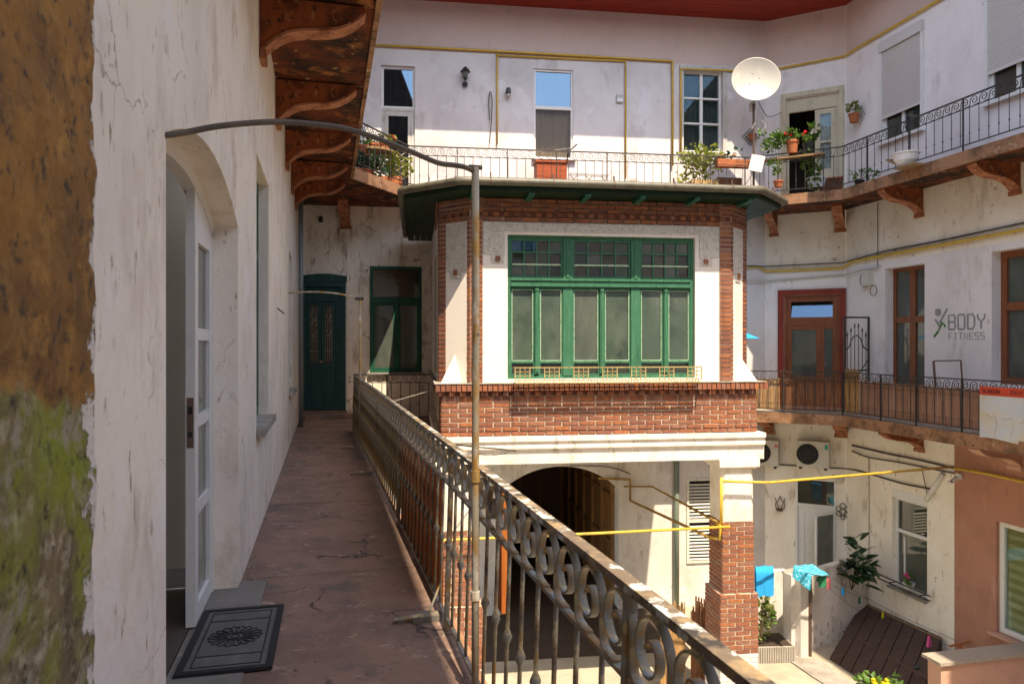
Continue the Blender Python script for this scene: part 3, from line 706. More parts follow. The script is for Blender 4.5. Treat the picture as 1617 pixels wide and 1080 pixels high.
# upper windows of the far wing
x0, x1, z0, z1 = w1
window(far_wing, x0, x1, z0+1.98, z1, .08, [(1, 1)], frame_white, [glass_sky], fw=.05, backing=curtain_dark)
dd = ring(MB(), x0, x1, z0, z0+1.97, .05, .06, .13); ring(dd, x0+.052, x1-.052, z0+.05, z0+1.915, .10, .07, .12)
do = dd.build('door', frame_grey, far_wing); do['label'] = 'glazed balcony door under a fanlight'
MB().box(x0+.15, x1-.15, .09, .096, z0+.14, z0+1.82).build('pane', glass_sky, do); curtain(do, x0+.15, x1-.15, z0+.2, z0+1.8, .17, curtain_dark)
x0, x1, z0, z1 = w2
wn = window(far_wing, x0, x1, z0, z1, .04, [(.42, 1), (.58, 1)], frame_white, [glass_sky, glass_net], fw=.045, tr=.07, backing=curtain_brown)
box('sill', frame_white, far_wing, x0-.05, x1+.05, -.08, .03, z0-.05, z0-.002)
x0, x1, z0, z1 = w3
window(far_wing, x0, x1, z0, z1, .10, [(.36, 2), (.36, 2), (.40, 2)], frame_white, [glass_thin], fw=.05, bar=.07, tr=.04, backing=curtain_dark)
tr_ = ring(MB(), x0-.10, x1+.10, z0-.1, z1+.10, .097, -.03, -.002).build('window_surround', frame_grey, far_wing)

# ---- angled corner
CW = LOW_L
ud = (CF.X(1241), CF.X(1325), UP+.03, 7.28); md = (CF.X(1238), CF.X(1326), .16, 2.72)
gd = (CF.X(1256), CF.X(1321), GZ, CF.Z(1288, 755))
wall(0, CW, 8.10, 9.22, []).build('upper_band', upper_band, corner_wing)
wall(0, CW, 4.62, 8.10, [(*ud, .16)]).build('upper_wall', white_bright, corner_wing)
wall(0, CW, 3.32, 4.62, []).build('wall', cream_stain, corner_wing)
wall(0, CW, -.1, 3.32, [(*md, .12)]).build('wall', white_bright, corner_wing)
wall(0, CW, GZ, -.1, [(*gd, .10)]).build('ground_wall', ground_cream, corner_wing)
x0, x1, z0, z1 = ud
ring(MB(), x0-.11, x1+.11, z0, z1+.13, .108, -.04, -.002, bottom=False).build('door_surround', frame_cream, corner_wing)
ff = ring(MB(), x0, x1, z0, z1, .06, .05, .12, bottom=False); ff.box(x0+.06, x1-.06, .05, .12, z1-.30, z1-.06); fo = ff.build('door_frame', frame_cream, corner_wing)
xm = x0+(x1-x0)*.55
dl = ring(MB(), xm, x1-.062, z0+.02, z1-.32, .11, .055, .10); dl.box(xm+.11, x1-.172, .06, .095, z0+1.35, z0+1.40); dl.box(xm+.11, x1-.172, .065, .09, z0+.13, z0+.75)
do = dl.build('door', frame_cream, corner_wing); do['label'] = 'closed cream door leaf with lace curtain'
for a, b in ((.75, 1.35), (1.40, z1-.43-z0)): MB().box(xm+.106, x1-.168, .074, .08, z0+a, z0+b).build('pane', glass_thin, do)
curtain(do, xm+.1, x1-.17, z0+.75, z1-.4, .13, curtain_white, .012)
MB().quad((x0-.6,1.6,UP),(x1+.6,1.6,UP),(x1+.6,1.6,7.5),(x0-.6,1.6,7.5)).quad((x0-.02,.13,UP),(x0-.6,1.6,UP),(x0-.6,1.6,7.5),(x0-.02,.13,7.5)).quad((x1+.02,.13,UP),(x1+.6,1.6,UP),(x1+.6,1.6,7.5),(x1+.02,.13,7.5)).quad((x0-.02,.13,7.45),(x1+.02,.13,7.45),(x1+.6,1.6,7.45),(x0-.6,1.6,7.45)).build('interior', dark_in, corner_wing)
# brown door with red surround at gallery level
x0, x1, z0, z1 = md
ring(MB(), x0-.13, x1+.13, z0, z1+.13, .127, -.06, -.002, bottom=False).build('door_surround', frame_red, corner_wing)
f = ring(MB(), x0, x1, z0, z1, .075, .02, .10); f.box(x0+.075, x1-.075, .022, .098, 2.02, 2.14); fo = f.build('door_frame', frame_brown, corner_wing)
MB().box(-(x1-x0)/2+.15, (x1-x0)/2-.15, -.003, .003, .0, z1-2.33).build('pane', glass_sky, fo, loc=((x0+x1)/2, .055, 2.20), rot=(-.30, 0, 0)); ring(MB(), x0+.078, x1-.078, 2.143, z1-.078, .07, .03, .08).build('fanlight_frame', frame_brown, fo)
box('fanlight_back', dark_in, fo, x0-.04, x1+.04, .24, .25, z0, z1+.04)
xs = x0+(x1-x0)*.66
dm = ring(MB(), x0+.078, xs, z0+.08, 2.017, .09, .03, .085).build('door', frame_brown, corner_wing)
MB().box(x0+.165, xs-.088, .05, .056, z0+.165, 1.93).build('pane', glass_murk, dm)
MB().tube([(xs-.045,.03,1.17),(xs-.045,-.03,1.17),(xs-.14,-.035,1.17)], .011, 6).build('door_handle', black_m, dm)
ds = ring(MB(), xs+.003, x1-.078, z0+.08, 2.017, .075, .03, .085).build('side_light', frame_brown, corner_wing)
MB().box(xs+.074, x1-.15, .05, .056, z0+.15, 1.945).build('pane', glass_murk, ds)
# white courtyard door
x0, x1, z0, z1 = gd
box('interior', dark_in, corner_wing, x0-.04, x1+.04, .13, .14, z0, z1+.04)
f = ring(MB(), x0, x1, z0, z1, .05, -.01, .09, bottom=False); f.box(x0+.05, x1-.05, -.008, .088, z1-.66, z1-.60); fo = f.build('door_frame', frame_white, corner_wing)
MB().box(x0+.046, x1-.046, .04, .046, z1-.604, z1-.046).build('pane', glass_dark, fo)
dw = MB().box(x0+.052, x1-.052, .03, .08, z0+.02, z1-.665); ring(dw, x0+.16, x1-.16, z0+.2, z1-.85, .03, .015, .03); do = dw.build('door', frame_white, corner_wing)
sc = MB(); ring(sc, 0, .62, GZ+.05, z1-.72, .045, 0, .035); sc.box(.045, .575, .01, .025, GZ+.9, GZ+.98)
so = sc.build('screen_door', frame_white, corner_wing, loc=(x1-.06, -.01, 0), rot=math.radians(236)); so['label'] = 'white outer door standing half open'
MB().box(.041, .579, .015, .019, GZ+.97, z1-.76).build('pane', glass_murk, so); box('panel', frame_white, so, .041, .579, .012, .022, GZ+.09, GZ+.91)

# ---- right wing
s1 = (R.X(1394), R.X(1456), 5.78, 7.86); s2 = (R.X(1562), R.X(1562)+1.08, 5.78, 7.86)
m1 = (R.X(1398), R.X(1460), .16, 3.16); m2 = (R.X(1566), R.X(1566)+1.1, .9, 3.2)
g1 = R.rect(1409, 778, 1464, 935); PX = R.X(1507); g2 = (R.X(1573), R.X(1573)+1.3, -3.36, -1.45)
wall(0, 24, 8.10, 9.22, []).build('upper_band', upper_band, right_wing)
wall(0, 24, 4.62, 8.10, [(*s1,.1),(*s2,.1)]).build('upper_wall', white_bright, right_wing)
wall(0, 24, 3.32, 4.62, []).build('wall', cream_stain, right_wing)
wall(0, 24, -.1, 3.32, [(*m1,.2),(*m2,.2)]).build('wall', white_bright, right_wing)
wall(0, PX, GZ, -.1, [(*g1,.16)]).build('ground_wall', ground_cream, right_wing)
wall(PX, 24, GZ, -.1, [(*g2,.14)]).build('ground_wall', pink_wall, right_wing)
for (x0, x1, z0, z1) in (s1, s2):
    bx = MB().box(x0-.06, x1+.06, -.07, .01, z1-.18, z1+.03).build('shutter_box', shutter_m, right_wing)
    for q in (x0-.05, x1): MB().box(q, q+.05, -.05, -.003, z0-.02, z1-.18).build('shutter_guide', frame_white, right_wing)
    rs = MB().box(x0, x1, -.028, -.014, z0+.50, z0+.56).build('roller_shutter', shutter_m, right_wing)
    zz = z0+.585; n = 0
    sm = MB().extr([(-.02,-.022),(-.032,0),(-.02,.022),(-.008,.022),(-.008,-.022)], 0, x1-x0, 'x').mesh('slat', shutter_m)
    while zz < z1-.19: link('slat', sm, rs, (x0, 0, zz)); zz += .0475
    window(right_wing, x0+.002, x1-.002, z0+.004, z1-.1, .03, [(1, 2)], frame_white, [glass_dark], fw=.06, bar=.08)
    box('sill', frame_white, right_wing, x0-.08, x1+.08, -.10, .02, z0-.045, z0)
x0, x1, z0, z1 = m1
window(right_wing, x0, x1, z0, z1, .19, [(.34, 2), (.66, 2)], frame_brown, [glass_murk], fw=.075, bar=.15, tr=.13, th=.08)
x0, x1, z0, z1 = m2
window(right_wing, x0, x1, z0, z1, .19, [(.4, 1), (.6, 1)], frame_brown, [glass_murk], fw=.12, bar=.1, tr=.14, th=.08)
x0, x1, z0, z1 = g1
bx = MB().box(x0+.0, x1-.002, .0, .15, z1-.17, z1-.002).build('shutter_box', white_plastic, right_wing)
gw = window(right_wing, x0, x1, z0+.02, z1-.172, .09, [(.36, 1), (.64, 1)], frame_white, [glass_dark, glass_murk], fw=.05, tr=.07)
MB().box(x0+.2, x0+.235, .10, .13, z0+.1, z1-.95).build('tilted_sash', frame_white, gw)
box('sill', conc_m, right_wing, x0-.05, x1+.04, -.1, .15, z0-.05, z0-.003)
x0, x1, z0, z1 = g2
gw = window(right_wing, x0, x1, z0, z1, .07, [(1, 1)], frame_white, [glass_thin], fw=.09)
bl = MB().box(x0+.04, x1-.04, .16, .165, z0+.05, z1-.05).build('roller_blind', blind_m, gw)
for i in range(11): box('stripe', blind_light, gw, x0+.1, x1-.1, .154, .158, z0+.14+i*.165, z0+.22+i*.165)
box('sill', pink_pale, right_wing, x0-.08, x1+.06, -.09, .07, z0-.06, z0-.003)

# eaves: dark red boards over far wing, corner and right wing
def offset_line(pts, d):
    out = []
    for i, p in enumerate(pts):
        ns = []
        if i > 0: t = (p-pts[i-1]).normalized(); ns.append(Vector((t.y, -t.x)))
        if i < len(pts)-1: t = (pts[i+1]-p).normalized(); ns.append(Vector((t.y, -t.x)))
        n = sum(ns, Vector((0,0))).normalized(); out.append(p+n*(d/n.dot(ns[0])))
    return out
WALLPTS = [E.w(-.6,0).xy, c1, c2, R.w(26,0).xy]
eave = thing('roof_eaves', 'dark red boarded roof eaves over the upper floor', 'roof eaves')
EAVE_IN = offset_line(WALLPTS, .004)
def meet(p, d, q, g):
    t = ((q.x-p.x)*g.y-(q.y-p.y)*g.x)/(d.x*g.y-d.y*g.x); return p+d*t
def eave_out(x):
    ex = offset_line(WALLPTS[:3], x); rr = offset_line(WALLPTS[2:], x*.74); dR = (rr[1]-rr[0])
    return [ex[0], ex[1], meet(ex[1], ex[2]-ex[1], rr[0], dR), rr[1]]
bw = .133
for k in range(12):
    a = eave_out(.004+k*bw if k else -.06); b = eave_out((k+1)*bw-.006)
    for i in range(3):
        z = 9.2 + rnd.uniform(0, .006)
        MB().extr([a[i], a[i+1], b[i+1], b[i]], z, z+.03, 'z').build('board', roof_red, eave)
a = offset_line(WALLPTS, -2.5); b = eave_out(1.62)
for i in range(3):
    MB().add([(*b[i], 9.25), (*b[i+1], 9.25), (*a[i+1], 11.2), (*a[i], 11.2), (*b[i], 9.35), (*b[i+1], 9.35), (*a[i+1], 11.3), (*a[i], 11.3)],
             [(0,1,2,3),(7,6,5,4),(0,4,5,1),(1,5,6,2),(2,6,7,3),(3,7,4,0)]).build('tiled_slope', rooftile_m, eave)

# the wing behind the camera closes the courtyard (seen only in the window panes)
RB = Frame(14, -9, PI+math.radians(7.5))
back_wing = root_of('residential_wing', 'white wing that closes the courtyard behind the viewer', 'building', RB)
wall(-2, 26, GZ, 9.4, [(3+4*i, 4.2+4*i, z, z+2.1, .12) for i in range(5) for z in (-3.5, 1, 5.8)]).build('wall', white_clean, back_wing)
MB().extr([(-1.2,9.4),(-1.2,9.5),(3.5,12.4),(3.5,9.4)], -3, 27, 'x').build('roof', rooftile_m, back_wing)
for i in range(5):
    for z in (-3.5, 1, 5.8):
        MB().box(3+4*i, 4.2+4*i, .10, .115, z, z+2.1).build('window', glass_dark, back_wing)

# ---- upper balcony: slab, edge, brackets
def gp(la, u): return G.w(la, u).xy
B1, B2 = Vector((5.215, 15.98)), Vector((6.85, 15.1))
Redge = Vector((.22, -.975))/Vector((.22, -.975)).length
EDGE_UP = [gp(.45,-12), gp(.45,13.5), Vector((-2.12,15.05)), B1, B2, B2+Redge*22]
upb = thing('upper_balcony', 'upper balcony slab with rusty underside and curved brackets running round the courtyard', 'balcony')
usl = [-12, -2, .6, 2.7, 4.7, 6.7, 8.8, 10.8, 12.5]
for a, b in zip(usl, usl[1:]+[13.5]):
    dz = rnd.uniform(0, .025)
    MB().extr([gp(-.558,a+.004), gp(.44,a+.004), gp(.44,b-.004), gp(-.558,b-.004)], 4.6+dz, UP, 'z').build('slab', rust_slab, upb)
inn = [gp(-.556, 13.51), gp(-.556, 16.35), E.w(-.2,-.004).xy, E.w(EC,-.004).xy, c2-Vector((.01,.003)), R.w(22,-.004).xy]
oute = offset_line(EDGE_UP[1:], -.012)
MB().extr([gp(.438,13.51)]+oute[1:]+inn[::-1], 4.61, UP-.002, 'z').build('slab', rust_slab, upb)
MB().bar([(*p, 4.585) for p in EDGE_UP], .05, .215).build('slab_edge', rust_edge, upb)

def bracket_mesh(reach, h, th, body, edge):
    prof = []
    n = 16
    for i in range(n+1):
        t = i/n; x = .03+reach*t
        s = .22*t+.78*(4*(t-.5)**3+.5)
        z = -h+(h-.035)*s
        prof.append((x, z))
    b = MB().extr([(0,0)]+[(0,-h-.03)]+prof+[(reach+.03,0)], -th/2, th/2, 'y').mesh('bracket', body)
    e = MB().ribbon([(x, z-.012) for x, z in [(0,-h-.03)]+prof], .022, th+.03)
    e.box(0, .05, -th/2-.03, th/2+.03, -h-.10, -h-.03)
    return b, e.mesh('bracket_edge', edge)
BRK = bracket_mesh(.86, .42, .17, bracket_m, bracket_edge_m)
def bracket(parent, p, ang, z, ms=BRK):
    o = link('bracket', ms[0], parent, (*p, z), ang+rnd.uniform(-.02,.02), (1, rnd.uniform(.88,1.12), rnd.uniform(.94,1.06))); link('bracket_edge', ms[1], o, (0,0,0)); return o
for u in (2.7, 4.75, 6.7, 8.75, 10.75, 12.5, 13.9): bracket(upb, gp(-.555, u), GA, 4.6)
bracket(upb, E.w(E.X(546),-.003).xy, E.a-PI/2, 4.61); bracket(upb, E.w(E.X(546)+2.3,-.003).xy, E.a-PI/2, 4.61)
for c in (.2, CW-.12): bracket(upb, CF.w(c,-.003).xy, CF.a-PI/2, 4.61)
for k in (2.17, 4.27, 6.4): bracket(upb, R.w(k,-.003).xy, R.a-PI/2, 4.61)

# ---- right gallery at the level of the walkway
rgal = thing('side_gallery', 'first floor gallery slab with orange rust brackets in front of the brown door and windows', 'balcony')
p0 = E.w(8.0,-1.1).xy
EDGE_M = [p0, B1, B2, B2+Redge*20]
MB().extr(offset_line(EDGE_M, -.012)+[R.w(20,-.004).xy, c2-Vector((.01,.003)), c1-Vector((.003,.006)), E.w(8.0,-.004).xy], -.08, .118, 'z').build('slab', conc_m, rgal)
MB().bar([(*p, -.10) for p in EDGE_M], .05, .22).build('slab_edge', rust_edge, rgal)
BRK2 = bracket_mesh(.82, .34, .2, bracket_m, bracket_edge_m); BRK3 = bracket_mesh(.82, .34, .2, pink_wall, pink_pale)
for c in (.1, CW-.1): bracket(rgal, CF.w(c,-.003).xy, CF.a-PI/2, -.085, BRK2)
bracket(rgal, R.w(2.17,-.003).xy, R.a-PI/2, -.085, BRK2); bracket(rgal, R.w(4.27,-.003).xy, R.a-PI/2, -.085, BRK3)['label'] = 'salmon painted bracket'
bracket(rgal, R.w(6.4,-.003).xy, R.a-PI/2, -.085, BRK3)
# ------------------------------------------------------------------ the brick bay
bay = thing('brick_bay', 'brick and plaster bay with large green window and overhanging green eaves', 'bay', (B.o.x, B.o.y, 0), B.a)
BW, CH, BD = 5.12, .47, 5.2
ZB, ZS, ZT, ZE = .19, 1.0, 3.47, 3.83
FACES = {'front': ((CH,0), 0, BW-2*CH), 'lch': ((0,CH), -PI/4, CH*1.4142), 'rch': ((BW-CH,0), PI/4, CH*1.4142),
         'ls': ((0,BD), -PI/2, BD-CH), 'rs': ((BW,CH), PI/2, BD-CH)}
def on_face(mb, key):
    (ox, oy), a, _ = FACES[key]; ca, sa = math.cos(a), math.sin(a)
    mb.v = [(ox+x*ca-y*sa, oy+x*sa+y*ca, z) for x, y, z in mb.v]; return mb
bricks = []
FL = FACES['front'][2]; CL = FACES['lch'][2]
fp = {k: face_place(v[0][0], v[0][1], v[1]) for k, v in FACES.items()}
# base courses, corbel and rowlock cap: rectangular plan
base_f = face_place(0.03, 0.03, 0)
lay(0, BW-.06, .335, .70, bricks, base_f)
lay(0, BW-.06, ZB, .335, bricks, base_f, proud=.014)
cap = []
x = -.055
while x < BW+.04:
    loc, rz = face_place(0, 0, 0, .14)(x+.039, .935, .06+rnd.uniform(-.003,.003)); cap.append((loc, rz, (.068, .14, .112))); x += .079
bricks += cap
pier = []
for k, segs in (('front', ((0,.2),(FL-.2,FL))), ('lch', ((0,.16),(CL-.07,CL))), ('rch', ((0,.07),(CL-.16,CL)))):
    for a, b in segs: lay(a, b, ZS+.008, ZT, pier, fp[k], bl=.2 if k == 'front' else .15, bond=False)
top = []
for k in ('front', 'lch', 'rch'):
    ln = FACES[k][2]
    lay(0, ln, ZT, ZT+.075, top, fp[k]); lay(0, ln, 3.62, ZE, top, fp[k])
    x = .02
    while x < ln-.1:
        loc, rz = fp[k](x+.05, 3.583, .0); top.append((loc, rz, (.085, .10, .066))); x += .165
corb = []
x = -.02
while x < BW-.05:
    loc, rz = face_place(0, 0, 0)(x+.05, .838, .012); corb.append((loc, rz, (.09, .10, .066))); x += .165
lay(0, BW-.06, .70, .80, corb, base_f, proud=.0, ch=.1)
side = []
lsp = face_place(0.03, 1.2, -PI/2); lay(0, 1.16, ZB, .80, side, lsp)
sp2 = face_place(-.0, 1.2, -PI/2); lay(0, 1.2, .88, .99, side, sp2, proud=.055)
pier.sort(key=lambda it: it[0][0])
lay_bricks(bay, bricks+pier[:300-len(bricks)]+pier[300-len(bricks):]+top+corb+side, 300)
mc = MB().box(.042, BW-.042, .042, BD, ZB+.002, .985)
mc.extr([(.014,BD),(.014,CH+.006),(CH+.006,.014),(CH+.2,.014),(CH+.2,.12),(.3,.5),(.3,BD)], .99, ZE-.002, 'z')
mc.extr([(BW-.014,BD),(BW-.3,BD),(BW-.3,.5),(BW-CH-.2,.12),(BW-CH-.2,.014),(BW-CH-.006,.014),(BW-.014,CH+.006)], .99, ZE-.002, 'z')
mc.box(CH+.2, BW-CH-.2, .04, .3, ZT, ZE-.004)
mc.build('mortar', mortar, bay)
for k in ('front', 'lch', 'rch'): on_face(MB().box(.02, FACES[k][2]-.02, .009, .0135, 3.546, 3.619), k).build('dentil_shade_back', dentil_shade_back, bay)
box('dentil_shade_back', dentil_shade_back, bay, .05, BW-.05, .034, .0415, .801, .876)
MB().extr([(-.07,BD),(-.07,-.07),(BW+.07,-.07),(BW+.07,BD)], .992, 1.004, 'z').build('sill', conc_m, bay)
# plaster: front panel with the window opening, chamfer panels, side walls
WX0, WX1, WZ0, WZ1 = 1.05-CH, 4.05-CH, 1.06, 3.28
p = wall(.2, FL-.2, ZS+.005, ZT, [(WX0, WX1, WZ0, WZ1, .12)]); p.v = [(x, y+.03, z) for x, y, z in p.v]
on_face(p, 'front').build('plaster_panel', plaster, bay)
for k, a, b in (('lch', .16, CL-.07), ('rch', .07, CL-.16)):
    on_face(MB().box(a, b, .012, .06, ZS+.006, ZT), k).build('plaster_panel', plaster, bay)
    r_ = MB().extr([(a+.012, 2.72), (a+.10, 2.72), (a+.10, 2.60), (b-.10, 2.60), (b-.10, 2.72), (b-.012, 2.72), (b-.012, ZT-.02), (a+.012, ZT-.02)], .0, .0115, 'y')
    on_face(r_, k).build('roughcast', roughcast, bay)
    on_face(MB().box((a+b)/2-.035, (a+b)/2+.035, -.02, -.001, 2.66, 2.74), k).build('corner_brick', brick_m, bay)
r_ = MB().extr([(.212,ZT-.012),(.212,2.97),(.33,2.97),(.33,2.84),(.52,2.84),(.52,2.97),(.535,2.97),(.535,3.325),(FL-.535,3.325),(FL-.535,2.97),(FL-.52,2.97),(FL-.52,2.84),(FL-.33,2.84),(FL-.33,2.97),(FL-.212,2.97),(FL-.212,ZT-.012)], .012, .0295, 'y')
on_face(r_, 'front').build('roughcast', roughcast, bay)
for x in (.43, FL-.43): on_face(MB().box(x-.035, x+.035, -.012, .0115, 2.87, 2.94), 'front').build('corner_brick', brick_m, bay)
for sx, (cx, cy) in ((1, (0, 0)), (-1, (BW, 0))):     # broach stops where the chamfers begin
    q = lambda f: (cx+sx*CH*(1-f), CH*f)
    a = q(.24); b = q(.72); tip = q(.48)
    tip = (tip[0], tip[1])
    MB().add([(a[0],a[1],1.005),(b[0],b[1],1.005),(cx+sx*.03,.03,1.005),(tip[0]+sx*.01,tip[1]+.01,1.44)], [(0,1,2),(0,2,3),(2,1,3),(1,0,3)]).build('broach_stop', moulding_m, bay)
sw = wall(0, BD-CH, ZS+.005, ZE, [(BD-CH-2.6, BD-CH-.7, 1.1, 3.2, .1)]); on_face(sw, 'ls').build('side_wall', plaster, bay)
wsd = window(bay, BD-CH-2.6, BD-CH-.7, 1.1, 3.2, .05, [(.3, 2), (.7, 2)], green_dk, [glass_dark], fw=.07, bar=.08)
(ox, oy), a_, _ = FACES['ls']; wsd.location = (ox, oy, 0); wsd.rotation_euler = (0, 0, a_)
on_face(wall(0, BD-CH, ZS+.005, ZE), 'rs').build('side_wall', plaster, bay)
on_face(MB().box(BD-CH-.9, BD-CH-.005, -.03, -.004, ZT+.05, ZE-.003), 'ls').build('cornice_band', brick_m, bay)

# the big green window
X0, X1 = CH+WX0, CH+WX1
y0 = .10
T0, T1 = 2.47, 2.62
thirds = [(X0+.05, 1.93), (2.08, 3.02), (3.17, X1-.05)]
wf = ring(MB(), X0, X1, WZ0, WZ1, .05, y0, y0+.09)
wf.box(X0+.05, X1-.05, y0-.02, y0+.088, T0, T1).box(X0+.06, X1-.06, y0-.045, y0-.02, T0+.02, T0+.05).box(X0+.06, X1-.06, y0-.04, y0-.02, T1-.04, T1-.01)
for a, b in ((1.93, 2.08), (3.02, 3.17)):
    for c, d in ((WZ0+.05, T0), (T1, WZ1-.05)): wf.box(a, b, y0-.015, y0+.087, c, d)
    wf.box((a+b)/2-.022, (a+b)/2+.022, y0-.03, y0-.015, T1+.01, WZ1-.09)
bwin = wf.build('window', green_bright, bay)
for a, b in thirds:
    zt, zb = WZ1-.05, T1
    ring(MB(), a+.004, b-.004, zb+.004, zt-.004, .03, y0+.01, y0+.06).build('sash', green_bright, bwin)
    ia, ib, ja, jb = a+.034, b-.034, zb+.034, zt-.034; n = 4; br = .024
    wv = (ib-ia-br*(n-1))/n; hv = (jb-ja-br*2)/3
    for r_ in range(3):
        for c_ in range(n):
            xa = ia+c_*(wv+br); za = ja+r_*(hv+br)
            link('pane', MB().box(-wv/2-.003, wv/2+.003, 0, .005, -hv/2-.003, hv/2+.003).mesh('pane', glass_sky if (a < 1.5 and c_ < 2 and r_ == 2) else rnd.choice((glass_dark, glass_reflect_brown, glass_murk, glass_reflect_green))), bwin, (xa+wv/2, y0+.04, za+hv/2), (rnd.uniform(-.02,.02), 0, rnd.uniform(-.02,.02)))
            if c_ < n-1: MB().box(xa+wv, xa+wv+br, y0+.015, y0+.055, za, za+hv).build('glazing_bar', green_bright, bwin)
        if r_ < 2: MB().box(ia, ib, y0+.013, y0+.057, ja+r_*(hv+br)+hv, ja+r_*(hv+br)+hv+br).build('glazing_bar', green_pale if r_ == 0 else green_bright, bwin)
    m = (a+b)/2
    MB().box(m-.034, m+.034, y0-.02, y0+.065, WZ0+.07, T0-.002).box(m-.018, m+.018, y0-.035, y0-.02, WZ0+.1, T0-.04).box(m-.026, m+.026, y0-.045, y0-.02, T0-.05, T0-.012).build('mullion', green_bright, bwin)
    for xa, xb in ((a+.003, m-.037), (m+.037, b-.003)):
        s_ = ring(MB(), xa, xb, WZ0+.053, T0-.004, .022, y0+.012, y0+.06); s_.box(xa+.022, xb-.022, y0+.012, y0+.06, WZ0+.24, WZ0+.275)
        s_.build('sash', green_bright, bwin)
        bd = ring(MB(), xa+.022, xb-.022, WZ0+.275, T0-.026, .010, y0+.018, y0+.05).build('beading', green_pale, bwin)
        MB().box(xa+.03, xb-.03, y0+.04, y0+.045, WZ0+.283, T0-.034).build('pane', rnd.choice((glass_reflect_green, glass_murk, glass_reflect_green)), bwin)
        MB().box(xa+.019, xb-.019, y0+.04, y0+.045, WZ0+.072, WZ0+.243).build('pane', glass_dark, bwin)
box('interior', dark_in, bay, X0-.1, X1+.1, .45, .5, WZ0-.04, WZ1+.1)

# ochre window-box grille in front of the sill
gt = -.235; gx0, gx1 = 1.13, 4.05
gr = thing('window_box_grille', 'ochre painted iron window box grille under the green window', 'grille', tuple(B.w(2.6, gt, 1.0)), B.a)
ox = 2.6
m_ = MB(); hz = [.0, .045, .235]
for z in hz: m_.box(gx0-ox, gx1-ox, -.008, .008, z, z+.016)
m_.build('frame', ochre_iron, gr)
m_ = MB()
for z in (0, .235): m_.box(gx0-ox-.006, gx0-ox, -.008, -gt-.04, z, z+.014).box(gx1-ox, gx1-ox+.006, -.008, -gt-.04, z, z+.014)
m_.build('side_bar', ochre_iron, gr)
nb = 13; pw = (gx1-gx0)/nb
for i in range(nb+1): MB().box(-.007, .007, -.006, .006, .061, .235).build('upright', ochre_iron, gr, loc=(gx0-ox+i*pw, 0, 0))
for i in range(0, nb, 2):
    a = gx0-ox+i*pw
    q = MB()
    for j in (1, 2): q.box(pw*j/3-.005, pw*j/3+.005, -.006, .006, .061, .235)
    for z in (.115, .175): q.box(.007, pw-.007, -.005, .005, z, z+.010)
    q.build('lattice', ochre_iron, gr, loc=(a, 0, 0))
n = 60
q = MB()
for i in range(n): q.box(gx0-ox+i*(gx1-gx0)/n-.004, gx0-ox+i*(gx1-gx0)/n+.004, -.005, .005, .016, .045)
qo = q.build('beading_pins', ochre_iron, gr); qo['kind'] = 'stuff'
for i in range(6):
    y = .03+i*.034; box('floor_bar', ochre_iron, gr, gx0-ox, gx1-ox, y, y+.012, .002, .010)
for x in (gx0+.03, gx1-.06):
    MB().tube([(x-ox, .0, .0), (x-ox+.01, -gt-.09, -.42)], .007, 5).build('brace', iron_dark, gr)

# eaves, gutter, roof
EV = [(-.5,BD-.3),(-.5,.3),(.3,-.5),(BW-.3,-.5),(BW+.5,.3),(BW+.5,BD-.3)]
WV = [(0,BD-.3),(0,CH),(CH,0),(BW-CH,0),(BW,CH),(BW,BD-.3)]
mixp = lambda a, b, t: (a[0]+(b[0]-a[0])*t, a[1]+(b[1]-a[1])*t)
for i in range(5):
    for k in range(4):
        ta, tb = k/4+.006, (k+1)/4-.006
        MB().extr([mixp(WV[i],EV[i],ta), mixp(WV[i+1],EV[i+1],ta), mixp(WV[i+1],EV[i+1],tb), mixp(WV[i],EV[i],tb)], ZE+rnd.uniform(0,.005), ZE+.03, 'z').build('soffit_board', green_dark, bay)
MB().bar([(*p, ZE+.02) for p in EV], .03, .10).build('fascia', green_dark, bay)
for i in range(6):
    s_ = .45+i*.85; MB().extr([(-.47,ZE-.045),(-.47,ZE-.002),(.0,ZE-.002),(-.05,ZE-.06),(-.22,ZE-.055)], s_, s_+.09, 'x').build('rafter_tail', green_dk, bay)
gpts = [(-.57,BD-.3),(-.57,.27),(.27,-.57),(BW-.27,-.57),(BW+.57,.27),(BW+.57,BD-.3)]
dense = []
for a, b in zip(gpts, gpts[1:]):
    for t in (.0, .03, .25, .5, .75, .97): dense.append(mixp(a, b, t))
dense.append(gpts[-1])
gz = ZE+.115
gut = MB().tube([(*p, gz+.006*math.sin(i)) for i, p in enumerate(dense)], .060, 12).build('gutter', gutter_m, bay, smooth=True)
for a, b in zip(gpts, gpts[1:]):
    ln = math.dist(a, b); n = max(1, round(ln/.95)); d = ((b[0]-a[0])/ln, (b[1]-a[1])/ln)
    for i in range(n):
        p = mixp(a, b, (i+.5)/n)
        MB().tube([(p[0]-d[0]*.012, p[1]-d[1]*.012, gz), (p[0]+d[0]*.012, p[1]+d[1]*.012, gz)], .064, 12).box(p[0]-.01, p[0]+.01, p[1]-.01, p[1]+.01, gz+.06, gz+.13).build('gutter_strap', dark_metal, gut)
ro = MB(); top_ = [(2.56,2.4,4.38),(2.56,BD-.3,4.38)]
ev3 = [(*p, ZE+.125) for p in EV]
ro.add(ev3+top_, [(0,1,6,7),(1,2,6),(2,3,6),(3,4,6),(4,5,7,6),(0,7,5)]).build('roof', rooftile_m, bay)

